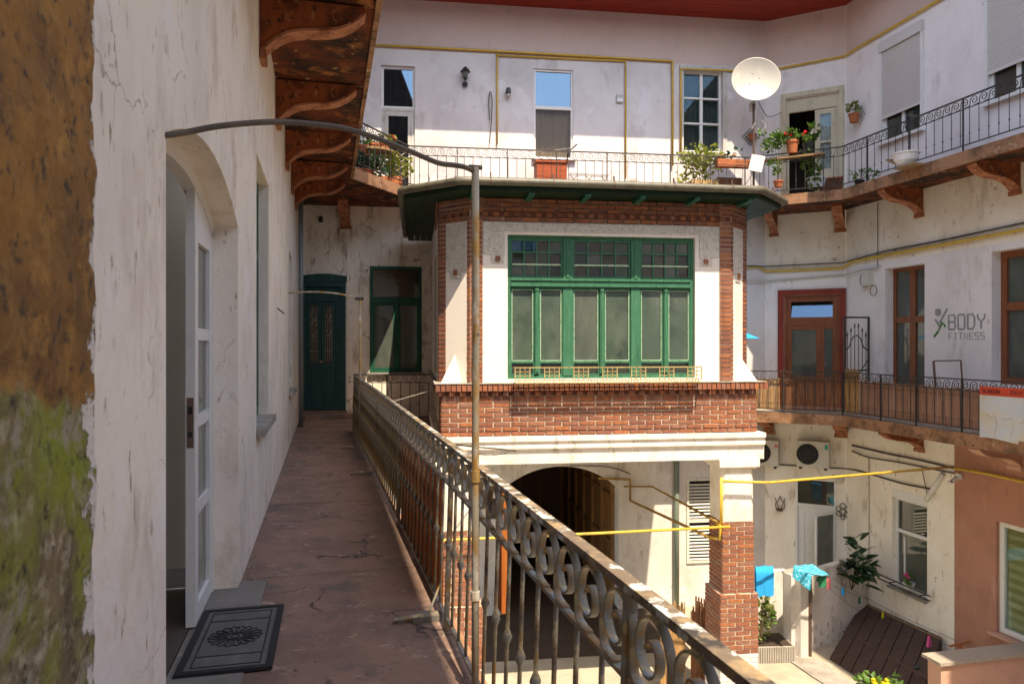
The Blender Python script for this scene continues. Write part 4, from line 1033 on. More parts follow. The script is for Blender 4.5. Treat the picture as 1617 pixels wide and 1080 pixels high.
# white beam under the brick and the slab behind it
pf = [(-.07,.185),(-.07,.115),(-.03,.10),(-.03,.055),(-.05,.045),(-.05,.0),(-.015,-.02),(0,-.03),(0,-.24),(.5,-.24),(.5,.185)]
MB().extr(pf, -.07, BW+.07, 'x').build('beam', moulding_m, bay)
MB().box(-.06, .5, .503, BD-.02, -.24, .184).box(BW-.5, BW+.06, .503, BD-.02, -.24, .184).build('side_beam', moulding_m, bay)
box('ceiling', white_old, bay, .503, BW-.503, .503, BD-.02, -.06, .1)

# two brick columns under it
def column(s0, s1, label):
    W = s1-s0; o = thing('brick_column', label, 'column', tuple(B.w(s0, .03, GZ)), B.a, 'brick columns under the bay')
    H = -GZ; D = W
    cz = lambda z: z+H
    MB().box(-.07, W+.06, -.07, D+.05, cz(-.36), cz(-.243)).box(-.03, W+.03, -.03, D+.03, cz(-.40), cz(-.36)).build('capital', moulding_m, o)
    c = .05
    MB().extr([(0,c),(c,0),(W-c,0),(W,c),(W,D-c),(W-c,D),(c,D),(0,D-c)], cz(-1.24), cz(-.40), 'z').build('shaft', moulding_m, o)
    it = []; wt = []
    def ringlay(z0, z1, ex, out):
        for (p, a, ln) in (((-ex,-ex),0,W+2*ex), ((-ex,D+ex),-PI/2,D+2*ex), ((W+ex,-ex),PI/2,D+2*ex)):
            lay(0, ln, cz(z0), cz(z1), out, face_place(p[0], p[1], a), bl=.235)
    ringlay(-2.38, -1.245, 0, it); ringlay(-3.34, -2.38, .05, it); ringlay(GZ+.01, -3.34, .05, wt)
    it.sort(key=lambda q: q[1] == PI/2)
    lay_bricks(o, it[:], 235); lay_bricks(o, wt, 60, True)
    MB().box(.012, W-.012, .012, D-.012, cz(-2.4), cz(-1.241)).box(-.038, W+.038, -.038, D+.038, cz(-3.34), cz(-2.39)).build('mortar', mortar, o)
    box('mortar', brick_white, o, -.038, W+.038, -.038, D+.038, 0, cz(-3.342))
    return o
column(4.50, 5.04, 'brick column with white capital at the right corner of the bay')
column(.06, .62, 'brick column with white capital seen behind the near railing, left under the bay')

# ------------------------------------------------------------------ railings
def scroll_path(Rr, per, n):
    pts = []
    x0 = -per+.0
    for i in range(n//3):
        t = i/(n//3); a = Vector((x0, -Rr)); b = Vector((x0+per*.55, -Rr)); c = Vector((-Rr, -Rr*.9)); d = Vector((-Rr, 0))
        q = a*(1-t)**3+b*3*t*(1-t)**2+c*3*t*t*(1-t)+d*t**3; pts.append((q.x, q.y))
    tot = 2.9*PI
    for i in range(n+1):
        th = tot*i/n; r = Rr*(1-.82*(i/n)**.9)
        pts.append((-r*math.cos(th)+.0, r*math.sin(th)))
    return pts

def railing(name, label, cat, F, pts, z0, H, fr_h, per, m_iron, m_top, posts, rb=.008, knob=.02, knob_z=.5, sc_w=.018, sc_th=.006, detail=22, group=None, lean=0, top_w=.045, first=0, skip=None, bal_n=6):
    o = thing(name, label, cat, (F.o.x, F.o.y, z0), F.a, group)
    if lean: o.rotation_euler = (0, lean, F.a)
    P = [Vector(p) for p in pts]; cum = [0]
    for a, b in zip(P, P[1:]): cum.append(cum[-1]+(b-a).length)
    def pos(d):
        for i in range(len(P)-1):
            if d <= cum[i+1] or i == len(P)-2:
                t = (d-cum[i])/(cum[i+1]-cum[i]); q = P[i].lerp(P[i+1], t); v = P[i+1]-P[i]
                return q, math.atan2(v.y, v.x)
    up = lambda z: [(p.x, p.y, z) for p in P]
    MB().bar(up(H-.022), top_w, .022).build('handrail', m_top, o)
    MB().bar(up(H-fr_h-.012), .022, .012).build('frieze_rail', m_iron, o)
    MB().bar(up(.08), .022, .014).build('bottom_rail', m_iron, o)
    zf = H-fr_h-.012
    Rr = (fr_h-.022)/2-sc_th/2
    sm = MB().ribbon(scroll_path(Rr, per, detail), sc_th, sc_w).mesh('scroll', m_iron)
    kz = knob_z*H
    bm_ = MB().lathe([(rb,.094),(rb,kz-knob*1.4),(knob*.7,kz-knob*.8),(knob,kz),(knob*.7,kz+knob*.8),(rb,kz+knob*1.4),(rb,zf)], bal_n).mesh('baluster', m_iron, smooth=bal_n > 6)
    pm = MB().box(-rb*1.6, rb*1.6, -rb*1.6, rb*1.6, -.02, H-.022).lathe([(rb*1.7,kz-knob),(knob*1.15,kz-knob*.4),(knob*1.15,kz+knob*.4),(rb*1.7,kz+knob)], 8).mesh('post', m_iron)
    d = first
    while d < cum[-1]-.02:
        q, a = pos(d)
        near = min([abs(d-x) for x in posts] or [9])
        if near > rb*3: link('baluster', bm_, o, (q.x, q.y, 0), a)
        q2, a2 = pos(min(d+per*.5, cum[-1]))
        if d+per*.5 < cum[-1]: link('scroll', sm, o, (q2.x, q2.y, H-.022-Rr-sc_th/2), a2)
        d += per
    for d in posts:
        q, a = pos(d); link('post', pm, o, (q.x, q.y, 0), a)
    return o, pos

near_rail, npos = railing('gallery_railing', 'long rusty iron railing with scroll frieze beside the walkway in front', 'railing', G, BASE, 0, 1.055, .225, .192, iron_m, rail_top_m,
    [.05, 4.12, 6.55, 8.95, 11.35, 13.75, 15.95], rb=.0085, knob=.021, knob_z=.46, sc_w=.022, sc_th=.007, detail=48, group='iron scroll railings', lean=math.radians(1.8), top_w=.042, bal_n=8, first=.06)
gl = Frame(*G.w(BASE[-1][0]+.01, 13.58).xy, 0)
endp = B.w(-.09, 2.35).xy; v = endp-gl.o.xy
gl.a = math.atan2(v.y, v.x)
railing('gallery_railing', 'short dark iron railing closing the far end of the walkway below the green gallery window', 'railing', gl, [(0.02,0),(v.length,0)], 0, 1.05, .15, .17, iron_dark, iron_dark, [.6], rb=.007, knob=.013, knob_z=.35, sc_w=.012, sc_th=.007, detail=22, group='iron scroll railings', top_w=.03)
W0 = Frame(0, 0, 0)
upts = [p for p in offset_line(EDGE_UP[1:5]+[B2+Redge*9], .0)]
upr = [upts[0]-Vector((0,0)), upts[1], upts[2], upts[3], upts[4]]
upr = [(p.x, p.y) for p in upr]
railing('balcony_railing', 'dark iron scroll railing round the upper balcony', 'railing', W0, upr, UP, .885, .19, .185, iron_dark, iron_dark,
    [0, 1.95, 3.0, 4.05, 5.1, 6.2, 7.6, 9.3, 10.9, 12.0, 13.1, 14.3, 15.7, 17.1], rb=.0065, knob=.014, knob_z=.3, sc_w=.012, sc_th=.008, detail=20, group='iron scroll railings', top_w=.03)
mpts = [(p.x, p.y) for p in [E.w(8.1,-1.1).xy, B1, B2, B2+Redge*8]]
side_rail, spos = railing('balcony_railing', 'dark iron scroll railing with reed screens on the side gallery', 'railing', W0, mpts, .12, .90, .19, .185, iron_dark, iron_dark,
    [.4, 2.34, 3.5, 4.6, 5.5, 6.5, 7.7], rb=.0075, knob=.012, knob_z=.5, sc_w=.012, sc_th=.008, detail=20, group='iron scroll railings', top_w=.03)
# ------------------------------------------------------------------ things on and round the near railing
def gw(la, u, z=0): return G.w(la, u, z)
def wire(name, label, cat, pts, r, m, group=None, k=6, n=6):
    p = [Vector(q) for q in pts]; o = p[0].copy()
    mb = MB().tube(smooth_path([q-o for q in p], k) if k else [q-o for q in p], r, n)
    return tag(mb.build(name, m, None, smooth=True, loc=o), label, cat, group)

# pole with a long bent arm to the wall
pu = 3.16; pl = .638
base = gw(pl, pu, -.25)
pole = thing('railing_pole', 'tall rusty pole tied to the near railing with a bent arm reaching the left wall', 'pole', tuple(base), GA)
MB().tube([(0,0,0),(0,0,1.2),(.003,.002,1.9),(0,0,2.63)], .0165, 10).build('pole', pole_m, pole, smooth=True)
arm = [base+Vector((0,0,2.61)), at(733,264,3.19), at(716,261,3.17), at(690,257,3.13), at(640,236,3.05), at(560,207,2.95), at(500,197,2.88), at(430,193,2.8), at(350,199,2.72), at(290,210,2.66), at(252,215,2.60)]
loc_ = [Matrix.Rotation(-GA, 3, 'Z') @ (p-base) for p in arm]
MB().tube(smooth_path(loc_, 5), .0118, 8).build('arm', arm_m, pole, smooth=True)
MB().tube([(-.03,0,2.63),(.03,0,2.63)], .011, 6).build('bolt', arm_m, pole)
MB().tube([(0,0,1.24),(0,0,1.29)], .022, 8).build('clamp', pole_m, pole); MB().tube([(0,0,.72),(0,0,.76)], .022, 8).build('clamp', pole_m, pole)
# far pole
pu2 = 11.75; b2 = gw(lat(pu2)+.02, pu2, 0)
p2 = thing('railing_pole', 'thin pole at the far end of the railing with an arm to the left wall', 'pole', tuple(b2), GA)
top2 = at(572, 470, 11.57).z
MB().tube([(0,0,0),(0,0,top2)], .022, 8).build('pole', pole_m, p2, smooth=True)
q = Matrix.Rotation(-GA, 3, 'Z') @ (L.w(11.6, 0, at(456,464,11.3).z)-b2)
MB().tube(smooth_path([(0,0,top2-.02), Vector((0,0,top2))*.5+q*.5+Vector((0,0,top2*0+.07)), q] if 0 else [(0,0,top2-.02), (-.35,-.03,top2+.05), (-.7,-.05,top2+.07), q], 6), .014, 7).build('arm', pole_m, p2, smooth=True)
MB().tube([(-.08,0,top2-.02),(.05,0,top2-.02)], .03, 6).build('clamp', iron_dark, p2)

# yellowed and orange sheets fastened behind the balusters
def corr_sheet(x0, x1, z0, z1, n):
    vs = []; fs = []
    for i in range(n+1):
        x = x0+(x1-x0)*i/n; y = .008*math.sin(i*PI/2)
        vs += [(x, y, z0), (x, y, z1)]
    for i in range(n): fs.append((2*i, 2*i+2, 2*i+3, 2*i+1))
    m = len(vs); vs += [(x, y+.004, z) for x, y, z in vs]
    fs += [tuple(i+m for i in f[::-1]) for f in fs]
    return MB().add(vs, fs)
us = [6.62, 7.55, 8.5, 9.45, 10.4, 11.4, 12.4, 13.4]
names = ['nearest to the orange sheet', 'second from the orange sheet', 'third from the orange sheet', 'fourth from the orange sheet', 'fifth from the orange sheet', 'next to last towards the far door', 'at the far corner of the railing']
for (a, b), nm in zip(zip(us, us[1:]), names):
    la, lb = lat(a)+.055, lat(b)+.055
    o = corr_sheet(0, math.hypot(lb-la, b-a)-.012, .115, .855, 48).build('corrugated_sheet', sheet_m, None, loc=gw(la, a), rot=(0, 0, GA+math.atan2(b-a, lb-la)))
    tag(o, 'yellowed corrugated sheet behind the railing, '+nm, 'screen sheet', 'sheets behind the near railing')
for i, (a, b, lb_) in enumerate(((4.45, 5.5, 'orange sheet behind the railing, nearer to the tall pole'), (5.52, 6.6, 'orange sheet behind the railing, beside the yellowed sheets'))):
    la, lb = lat(a)+.05, lat(b)+.05
    o = corr_sheet(0, math.hypot(lb-la, b-a)-.012, -.02, .80, 36).build('corrugated_sheet', orange_sheet, None, loc=gw(la, a), rot=(0, 0, GA+math.atan2(b-a, lb-la)))
    tag(o, lb_, 'screen sheet', 'sheets behind the near railing')
# narrow orange board hanging outside the railing by the pole
tag(MB().box(-.012, .012, -.055, .055, .47, .99).build('orange_board', orange_sheet, None, loc=gw(lat(2.95)+.06, 3.02), rot=(0, 0, GA)), 'narrow orange board hung upright on the railing beside the tall pole', 'board')

# doormat
mt = thing('doormat', 'grey rubber doormat with a flower rosette in front of the arched door', 'doormat', tuple(gw(-.478, 4.19, .009)), GA-.01)
MB().box(-.215, .215, -.43, .43, 0, .010).build('mat_base', mat_rubber, mt)
rg = MB()
for x0, x1, y0, y1 in ((-.225,-.19,-.44,.44),(.19,.225,-.44,.44),(-.19,.19,-.44,-.405),(-.19,.19,.405,.44)): rg.box(x0, x1, y0, y1, 0, .016)
rg.build('border', mat_dark, mt)
ln = MB()
for x0, x1, y0, y1 in ((-.165,-.158,-.37,.37),(.158,.165,-.37,.37),(-.158,.158,-.37,-.363),(-.158,.158,.363,.37),(-.158,.158,-.245,-.238),(-.158,.158,.238,.245)): ln.box(x0, x1, y0, y1, .010, .013)
ln.build('line', mat_dark, mt)
pm = MB().tube([(.05,0,.011),(.075,.020,.012),(.115,.026,.012),(.140,0,.012),(.115,-.026,.012),(.075,-.020,.012),(.05,0,.011)], .0035, 4).mesh('petal', mat_dark)
for i in range(18): link('petal', pm, mt, (0,0,0), i*2*PI/18, (1, 1, 1))
MB().tube([(.045*math.cos(a), .045*math.sin(a), .012) for a in [i*PI/10 for i in range(21)]], .005, 5).tube([(.022*math.cos(a), .022*math.sin(a), .012) for a in [i*PI/8 for i in range(17)]], .004, 5).build('rosette_ring', mat_dark, mt)
# fixing brackets where the railing is strapped to the slab
def fixing(u, w, label):
    o = thing('railing_fixing', label, 'bracket', tuple(gw(lat(u)-.1, u, .0)), GA, 'strap fixings of the near railing')
    MB().extr([(-.07,-.04),(.02,-.05),(.10,-.035),(.13,.03),(.0,.05),(-.08,.03)], .0, .035, 'z').build('mortar_lump', thresh_m, o)
    MB().tube(smooth_path([(-.18,-.02,.02),(-.05,-.03,.035),(.08,0,.03)], 5), .014, 6).build('strap', iron_m, o)
    MB().tube([(.02,0,.02),(.10,.02,w)], .007, 6).build('brace', pole_m, o)
fixing(4.22, .20, 'broken strap and mortar lump at the foot of the near railing by the sunlit patch')
fixing(9.1, .1, 'small iron strap at the railing foot in the middle of the walkway')
fixing(11.4, .1, 'small iron strap at the railing foot near the far pole')
tag(MB().tube([(0,0,0),(.0,.0,2.6),(-.0,.0,4.35)], .045, 10).build('downpipe', dpipe_m, None, smooth=True, loc=L.w(14.6,-.085,0)), 'grey downpipe running down the far end of the left wall', 'downpipe')
wire('clothes_line', 'thin line sagging across the end railing to the bay', 'line', [gw(lat(8)+.05, 8.3, .9), gw(.9, 11, .72), B.w(.04,1.6,.83)], .004, cable_pale, k=5, n=4)
# black cable end lying on the bay moulding
wire('cable_end', 'black cable with a loop hanging on the white beam', 'cable', [at(672,692,9.4), at(728,703,10.2), at(790,709,10.85), at(815,712,10.9)], .011, black_m)
wire('cable_end', 'thin loop of black cable under the thicker cable end', 'cable', [at(738,712,10.6), at(770,719,10.86), at(795,716,10.88), at(808,711,10.88)], .005, black_m)

# ------------------------------------------------------------------ pipes and cables
def pipe(label, pts, r=.02, m=gas_m, name='gas_pipe', group='yellow gas pipes', k=0):
    return wire(name, label, 'pipe', pts, r, m, group, k=k, n=8)
ey = lambda px, py, y=-.05: E.w(E.hit(px, py, y)[0], y, E.hit(px, py, y)[1])
cy = lambda px, py, y=-.05: CF.w(CF.hit(px, py, y)[0], y, CF.hit(px, py, y)[1])
ry = lambda px, py, y=-.05: R.w(R.hit(px, py, y)[0], y, R.hit(px, py, y)[1])
def drop(F, px, py0, py1, y=-.05):
    x, z0 = F.hit(px, py0, y); z1 = F.hit(px, py1, y)[1]; return [F.w(x, y, z0), F.w(x, y, z1)]
pipe('long yellow gas pipe along the top of the white wall', [ey(560,70), ey(800,82), ey(1060,97)]+drop(E,1062,98,262), .026)
pipe('yellow gas pipe dropping beside the black spot lamp', drop(E,785,84,228))
pipe('second yellow gas pipe dropping between the switch box and the far corner', [ey(785,88,-.04), ey(986,97,-.04)]+drop(E,988,98,282,-.04))
pipe('yellow gas pipe round the corner above the balcony door to the right', drop(E,1075,240,109)+[ey(1160,112), E.w(EC-.06,-.05,8.03), cy(1232,108), CF.w(CW-.03,-.05,8.05), ry(1352,77), ry(1465,11), R.w(5,-.05,8.1)], .026)
pipe('yellow gas pipe below the upper balcony along the side gallery wall', [E.w(8.3,-.05,3.34), ey(1196,421), CF.w(.05,-.05,3.30), CF.w(CW-.06,-.05,3.30), ry(1345,413), ry(1480,388), ry(1617,362), R.w(9,-.05,3.42)], .028)
pipe('yellow gas pipe crossing between the brick columns behind the near railing', [B.w(4.55,-.15,-1.27), B.w(2.5,-.15,-1.30), B.w(-.4,-.15,-1.33), B.w(-2.4,-.15,-1.36)], .021)
pipe('yellow gas pipe bending at the brick column', [B.w(4.42,-.12,-.50), B.w(4.42,-.12,-1.22), B.w(4.42,.06,-1.26), B.w(4.48,.06,-1.30), B.w(4.48,.06,-1.52), B.w(4.40,.3,-1.55)], .024)
pipe('rusty yellow pipe running from the column back to the arch, lower of two', [B.w(4.40,.3,-1.55), ey(995,790,-.1), ey(995,757,-.1), ey(945,755,-.1)], .028, gas_rust)
pipe('rusty yellow pipe running from the column back to the arch, upper of two', [B.w(4.42,.06,-1.24), ey(1030,768,-.12), ey(985,768,-.12)], .022, gas_rust)
pipe('rusty yellow pipe spanning from the column capital to the salmon wall', [B.w(4.45,-.12,-.56), B.w(5.2,-.12,-.60), ry(1505,737,-.15)], .021)
pipe('yellow gas pipe across the salmon wall', [ry(1508,739,-.14), ry(1560,748,-.06), ry(1640,766,-.06)], .026)
pipe('grey cable along the wall above the yellow pipe of the side gallery', [E.w(8.3,-.05,3.40), CF.w(.05,-.06,3.42), CF.w(CW-.06,-.06,3.42), ry(1400,396,-.03), ry(1480,381,-.03), ry(1617,352,-.03)], .014, cable_m, 'cable', 'wall cables', 0)
pipe('pale conduit over the brown door', [E.w(8.3,-.03,3.10), CF.w(.1,-.05,3.08), CF.w(CW-.05,-.05,3.15), ry(1390,421,-.04)], .016, cable_pale, 'conduit', 'wall cables')
pipe('vertical thin cable above the junction box', [ry(1386,320,-.02), ry(1386,424,-.02)], .007, cable_m, 'cable', 'wall cables')
pipe('upper dark cable along the courtyard wall beside the air conditioner', [ry(1345,703,-.03), ry(1400,716,-.03), ry(1450,726,-.03), ry(1505,739,-.03)], .018, cable_m, 'cable', 'wall cables', 4)
pipe('second dark cable sagging along the courtyard wall', [ry(1345,712,-.03), ry(1372,722,-.05), ry(1420,730,-.03), ry(1470,740,-.03), ry(1506,747,-.03)], .014, cable_m, 'cable', 'wall cables', 4)
pipe('dark cable running under the air conditioner to the window lintel', [cy(1225,733,-.03), cy(1300,738,-.03), ry(1350,742,-.03), ry(1420,762,-.03), ry(1470,772,-.03)], .016, cable_m, 'cable', 'wall cables', 4)
pipe('thin brown cable dangling above the courtyard window', [ry(1455,736,-.03), ry(1460,760,-.05), ry(1466,790,-.03)], .008, cable_m, 'cable', 'wall cables', 4)
a, b = ry(1462,790,-.05), ry(1489,748,-.05)
pipe('short white conduit slanting up from the courtyard window', [a, b], .045, frame_white, 'conduit', 'wall cables')
pipe('brown cable on the ceiling under the bay', [ey(995,748,-.06), ey(960,737,-.06), ey(900,735,-.06)], .012, cable_m, 'cable', 'wall cables', 3)
pipe('thin vertical cable beside the rubber plant', [ry(1372,722,-.02), ry(1372,930,-.02)], .010, cable_pale, 'cable', 'wall cables')
tag(MB().tube([(0,0,GZ),(0,0,-.3)], .06, 10).build('downpipe', dpipe_green, None, smooth=True, loc=E.w(E.X(1066),-.1,0)), 'green grey downpipe beside the louvred shutter', 'downpipe')

# ------------------------------------------------------------------ fittings on the upper wall
x, z = E.hit(734, 124)
lm = thing('wall_lantern', 'black wall lantern left of the curtained window', 'lamp', tuple(E.w(x, 0, z)), E.a)
MB().lathe([(.02,-.20),(.055,-.19),(.06,-.13),(.03,-.10)], 10, (0,-.05,0)).build('wall_plate', black_m, lm)
MB().tube(smooth_path([(0,-.05,-.16),(0,-.14,-.15),(0,-.16,-.06)], 4), .014, 6).build('arm', black_m, lm)
MB().lathe([(.05,-.05),(.075,.08)], 8, (0,-.16,0)).build('glass', glass_murk, lm)
MB().lathe([(.115,.08),(.10,.11),(.05,.17),(.015,.20)], 10, (0,-.16,0)).build('cap', black_m, lm)
MB().lathe([(.03,-.09),(.055,-.05)], 8, (0,-.16,0)).build('foot', black_m, lm)
x, z = E.hit(802, 151)
lm = thing('spot_lamp', 'small black spot lamp with white bulb beside the yellow pipe', 'lamp', tuple(E.w(x, 0, z)), E.a)
MB().lathe([(.055,-.0),(.06,.02),(.05,.13),(.03,.15)], 12, (0,-.10,-.01)).build('housing', black_m, lm); MB().lathe([(.02,-.075),(.055,-.045),(.06,-.002)], 12, (0,-.10,-.01)).build('bulb', grey_m, lm)
MB().tube([(0,-.10,.06),(0,.0,.06)], .02, 6).build('arm', black_m, lm)
x, z = E.hit(978, 157)
lm = thing('switch_box', 'small grey box on the white wall between the yellow pipes', 'box', tuple(E.w(x, 0, z)), E.a)
MB().box(-.075,.075,-.05,-.002,-.09,.09).build('case', grey_m, lm); MB().box(-.06,.06,-.058,-.051,-.07,-.0).build('cover', white_plastic, lm)
wire('hanging_hose', 'bent grey hose hanging on the white wall beside the yellow pipe', 'hose', [ey(773,226,-.05), ey(776,190,-.05), ey(777,158,-.06), ey(774,145,-.06), ey(772,160,-.05), ey(773,190,-.05)], .012, arm_m)

# satellite dish on its mast
mp = E.w(E.X(1190,-1.0), -1.0, UP)
dish = thing('satellite_dish', 'white satellite dish on a brown mast at the balcony corner', 'satellite dish', tuple(mp))
zt = at(1190,165,mp.y).z-UP
MB().tube([(0,0,0),(0,0,zt)], .025, 8).build('mast', dark_metal, dish)
dr = .53; dp = []; n = 8
dm = MB()
prof = [(dr*i/n, .12*(i/n)**2) for i in range(n+1)]
prof[0] = (.001, 0)
dm.lathe(prof+[(dr+.012,.125),(dr+.008,.11)]+[(r, z-.012) for r, z in prof[::-1]], 40)
do = dm.build('reflector', dish_m, dish, smooth=True)
do.location = (at(1192,129,mp.y-.1)-mp); do.rotation_euler = Vector((-.10,-.97,.10)).to_track_quat('Z', 'Y').to_euler(); do.scale = (.97, .90, 1)
MB().box(-.05,.05,.0,.16,zt-.12,zt+.06).build('bracket', grey_m, dish)
for q in ((.1,.08),(-.12,-.05),(.05,-.22),(-.05,.2)): MB().lathe([(.012,.0),(.012,.012),(.004,.016)], 6, (q[0],q[1],.12*(q[0]**2+q[1]**2)/dr**2)).build('bolt', grey_m, do)
pipe('black cable looping from the dish mast to the balcony door', [at(1197,160,mp.y), at(1207,178,mp.y+.2), at(1215,185,mp.y+.4), cy(1235,178,-.02)], .008, cable_m, 'cable', 'wall cables', 5)
pipe('pale loop of cable on the dish mast', [at(1187,205,mp.y-.05), at(1196,190,mp.y-.05), at(1208,196,mp.y-.05), at(1206,206,mp.y-.05), at(1196,204,mp.y-.05)], .006, cable_pale, 'cable', 'wall cables', 5)

# ------------------------------------------------------------------ plants and pots
def pot(parent, r, h, m=terracotta, c=(0,0,0), n=14, rim=True):
    pr = [(r*.72,0),(r*.95,h*.8)] + ([(r*1.06,h*.8),(r*1.06,h)] if rim else [(r,h)])
    o = MB().lathe(pr+[(r*.9,h),(r*.88,h*.9)], n, c).build('pot', m, parent, smooth=False)
    MB().lathe([(r*.88,h*.88),(r*.86,h*.9)], n, c).build('soil', soil_m, parent); return o
def foliage(parent, c, rx, ry_, rz, n, s, m, seed, name='foliage', up=.3):
    r = random.Random(seed); mb = MB()
    cl = [(r.gauss(0,.45), r.gauss(0,.45), r.gauss(0,.45)) for _ in range(max(4, n//14))]
    for i in range(n):
        k = cl[i % len(cl)]; q = [max(-1.1, min(1.1, k[j]+r.gauss(0,.24))) for j in range(3)]
        p = Vector((c[0]+q[0]*rx, c[1]+q[1]*ry_, c[2]+q[2]*rz))
        d = Vector((q[0]+r.gauss(0,.5), q[1]+r.gauss(0,.5), q[2]*.5+up+r.gauss(0,.4))).normalized()
        sd_ = d.cross(Vector((r.gauss(0,1), r.gauss(0,1), r.gauss(0,1)))).normalized()
        L_ = s*r.uniform(.6,1.3); W_ = L_*r.uniform(.28,.4); nn = d.cross(sd_)
        a = p; b = p+d*L_*.5+sd_*W_+nn*L_*.08; cc = p+d*L_-nn*L_*.15; e = p+d*L_*.5-sd_*W_+nn*L_*.08; mid = p+d*L_*.5-nn*L_*.02
        mb.add([a, b, cc, e, mid], [(0,1,4),(1,2,4),(2,3,4),(3,0,4)])
    return mb.build(name, m, parent)
def stems(parent, base, tips, r=.008, m=stem_m):
    mb = MB()
    for t in tips:
        b = Vector(base); t = Vector(t); mb.tube([b, b.lerp(t,.5)+Vector((.02,-.01,.03)), t], [r, r*.8, r*.5], 5)
    return mb.build('stem', m, parent)
def flowers(parent, pts, r, m, seed):
    rr = random.Random(seed)
    for p in pts:
        mb = MB()
        mb.lathe([(r*.2,-r*.3),(r*.45,-r*.1),(r*.45,r*.15),(r*.2,r*.35)], 6)
        for k in range(9):
            q = Vector((rr.gauss(0,1), rr.gauss(0,1)-.3, rr.gauss(0,1))).normalized(); u = q.orthogonal().normalized(); v = q.cross(u); s = q*r*.35
            mb.add([s-u*r*.4+q*r*.2, s+v*r*.4+q*r*.2, s+u*r*.4+q*r*.2, s-v*r*.4+q*r*.2, s+q*r*.1], [(0,1,4),(1,2,4),(2,3,4),(3,0,4)])
        mb.build('flower', m, parent, loc=p)
def plant(label, loc, cat='potted plant', name='potted_plant', group='potted plants', rot=0): return thing(name, label, cat, tuple(loc), rot, group)
et = lambda px, t, z=UP: E.w(E.X(px, t), t, z)

# left corner of the upper balcony
t = plant('red geranium in terracotta pot hung high behind the left balcony railing', at(573,246,14.6))
pot(t, .12, .2, terracotta); foliage(t, (0,0,.3), .16,.16,.16, 60, .10, leaf_m, 1); flowers(t, [(-.1,-.1,.05),(.0,-.12,-.15),(.05,-.1,.38),(-.14,-.12,-.22)], .06, petal_red, 1)
t = plant('terracotta pot second from the left on the round shelf of the balcony corner', at(590,243,14.8)); pot(t, .13, .2); foliage(t, (0,0,.28), .13,.13,.1, 36, .09, leaf_dark, 2)
t = plant('pot with bright green leaves and red blooms on the round shelf', at(606,241,14.9)); pot(t, .12, .18); foliage(t, (0,0,.28), .18,.15,.12, 60, .10, leaf_yellow, 3); flowers(t, [(.2,-.1,.3),(.25,-.1,.24),(-.05,-.1,.16)], .055, petal_red, 3)
sh_ = thing('plant_table', 'round brown plant table behind the left balcony railing', 'table', tuple(at(592,284,14.9)))
zt = .52
MB().lathe([(.38,zt),(.42,zt+.01),(.42,zt+.05),(.40,zt+.06)], 20).build('table_top', wood_plank, sh_); 
for a in (.6, 2.7, 4.6): MB().tube([(.3*math.cos(a), .3*math.sin(a), -.05),(.1*math.cos(a), .1*math.sin(a), zt)], .012, 6).build('leg', cable_pale, sh_)
t = plant('dark leafy plant in terracotta pot on the floor of the left balcony corner', at(580,283,14.3)); pot(t, .12, .18, terracotta); foliage(t, (0,0,.3), .33,.2,.2, 260, .10, leaf_dark, 4)
t = plant('small dark plant lowest at the slab edge of the left balcony corner', at(565,277,14.2)); pot(t, .09, .13, terracotta); foliage(t, (0,0,.22), .22,.16,.2, 80, .11, leaf_dark, 14)
t = plant('yellow green bush in a trough behind the left balcony railing', at(612,292,14.9)); MB().box(-.3,.3,-.1,.1,0,.15).build('trough', terracotta, t); foliage(t, (.1,0,.36), .33,.18,.24, 330, .085, leaf_yellow, 5); flowers(t, [(-.66,-.1,.85),(-.60,-.1,.72)], .09, petal_pink, 8)
tl = thing('trellis', 'wooden lattice trellis behind the left balcony railing', 'trellis', tuple(at(634,293,15.3)), E.a)
for i in range(5):
    MB().tube([(-.12,0,.02+i*.13),(.12,0,.2+i*.13)], .01, 4).build('slat', cable_pale, tl); MB().tube([(.12,.015,.02+i*.13),(-.12,.015,.2+i*.13)], .01, 4).build('slat', wood_plank, tl)

# along the far balcony
ch = thing('wooden_chest', 'red brown wooden chest on the balcony under the curtained window', 'chest', tuple(et(869,-.45)), E.a)
hgt = at(869,259,16.1).z-UP
MB().box(-.33,.33,-.2,.2,0,hgt-.03).build('body', wood_red, ch); MB().box(-.36,.36,-.23,.23,hgt-.03,hgt+.02).build('lid', wood_red, ch)
dr_ = thing('clothes_airer', 'folding wire clothes airer standing on the far balcony', 'clothes airer', tuple(et(930,-.55)), E.a)
for k in (-.35, 0, .35): MB().tube([(k-.3,-.1,.0),(k+.1,.1,.52)], .008, 5).tube([(k+.35,-.1,.0),(k-.05,.1,.52)], .008, 5).build('leg', cable_m, dr_)
for y in (-.1,.0,.1): MB().tube([(-.45,y,.52),(.45,y,.50)], .006, 5).build('wire', cable_m, dr_)
wire('bent_rod', 'black bent rod sticking up from the far railing', 'rod', [et(895,-1.08,UP+.62), et(897,-1.08,UP+.86), et(911,-1.08,UP+1.03)], .016, black_m, k=0)
wire('washing_line', 'thin washing line strung along the far balcony', 'line', [et(720,-.9,UP+1.0), et(850,-.9,UP+.90), et(910,-1.0,UP+.97), et(1010,-.9,UP+.88), et(1075,-.9,UP+.95)], .004, cable_pale, k=5, n=4)
la = thing('lattice_panel', 'leaning lattice panel behind the far railing', 'panel', tuple(et(1000,-.5)), E.a)
for i in range(5): MB().tube([(-.15+.035*i,0,0),(-.15+.035*i+.10,.05,.48)], .010, 4).build('slat', wood_plank, la)
for i in range(6): MB().tube([(-.15+.012*i,-.012,.05+.075*i),(.08+.012*i,-.012,.05+.075*i)], .009, 4).build('slat', cable_pale, la)

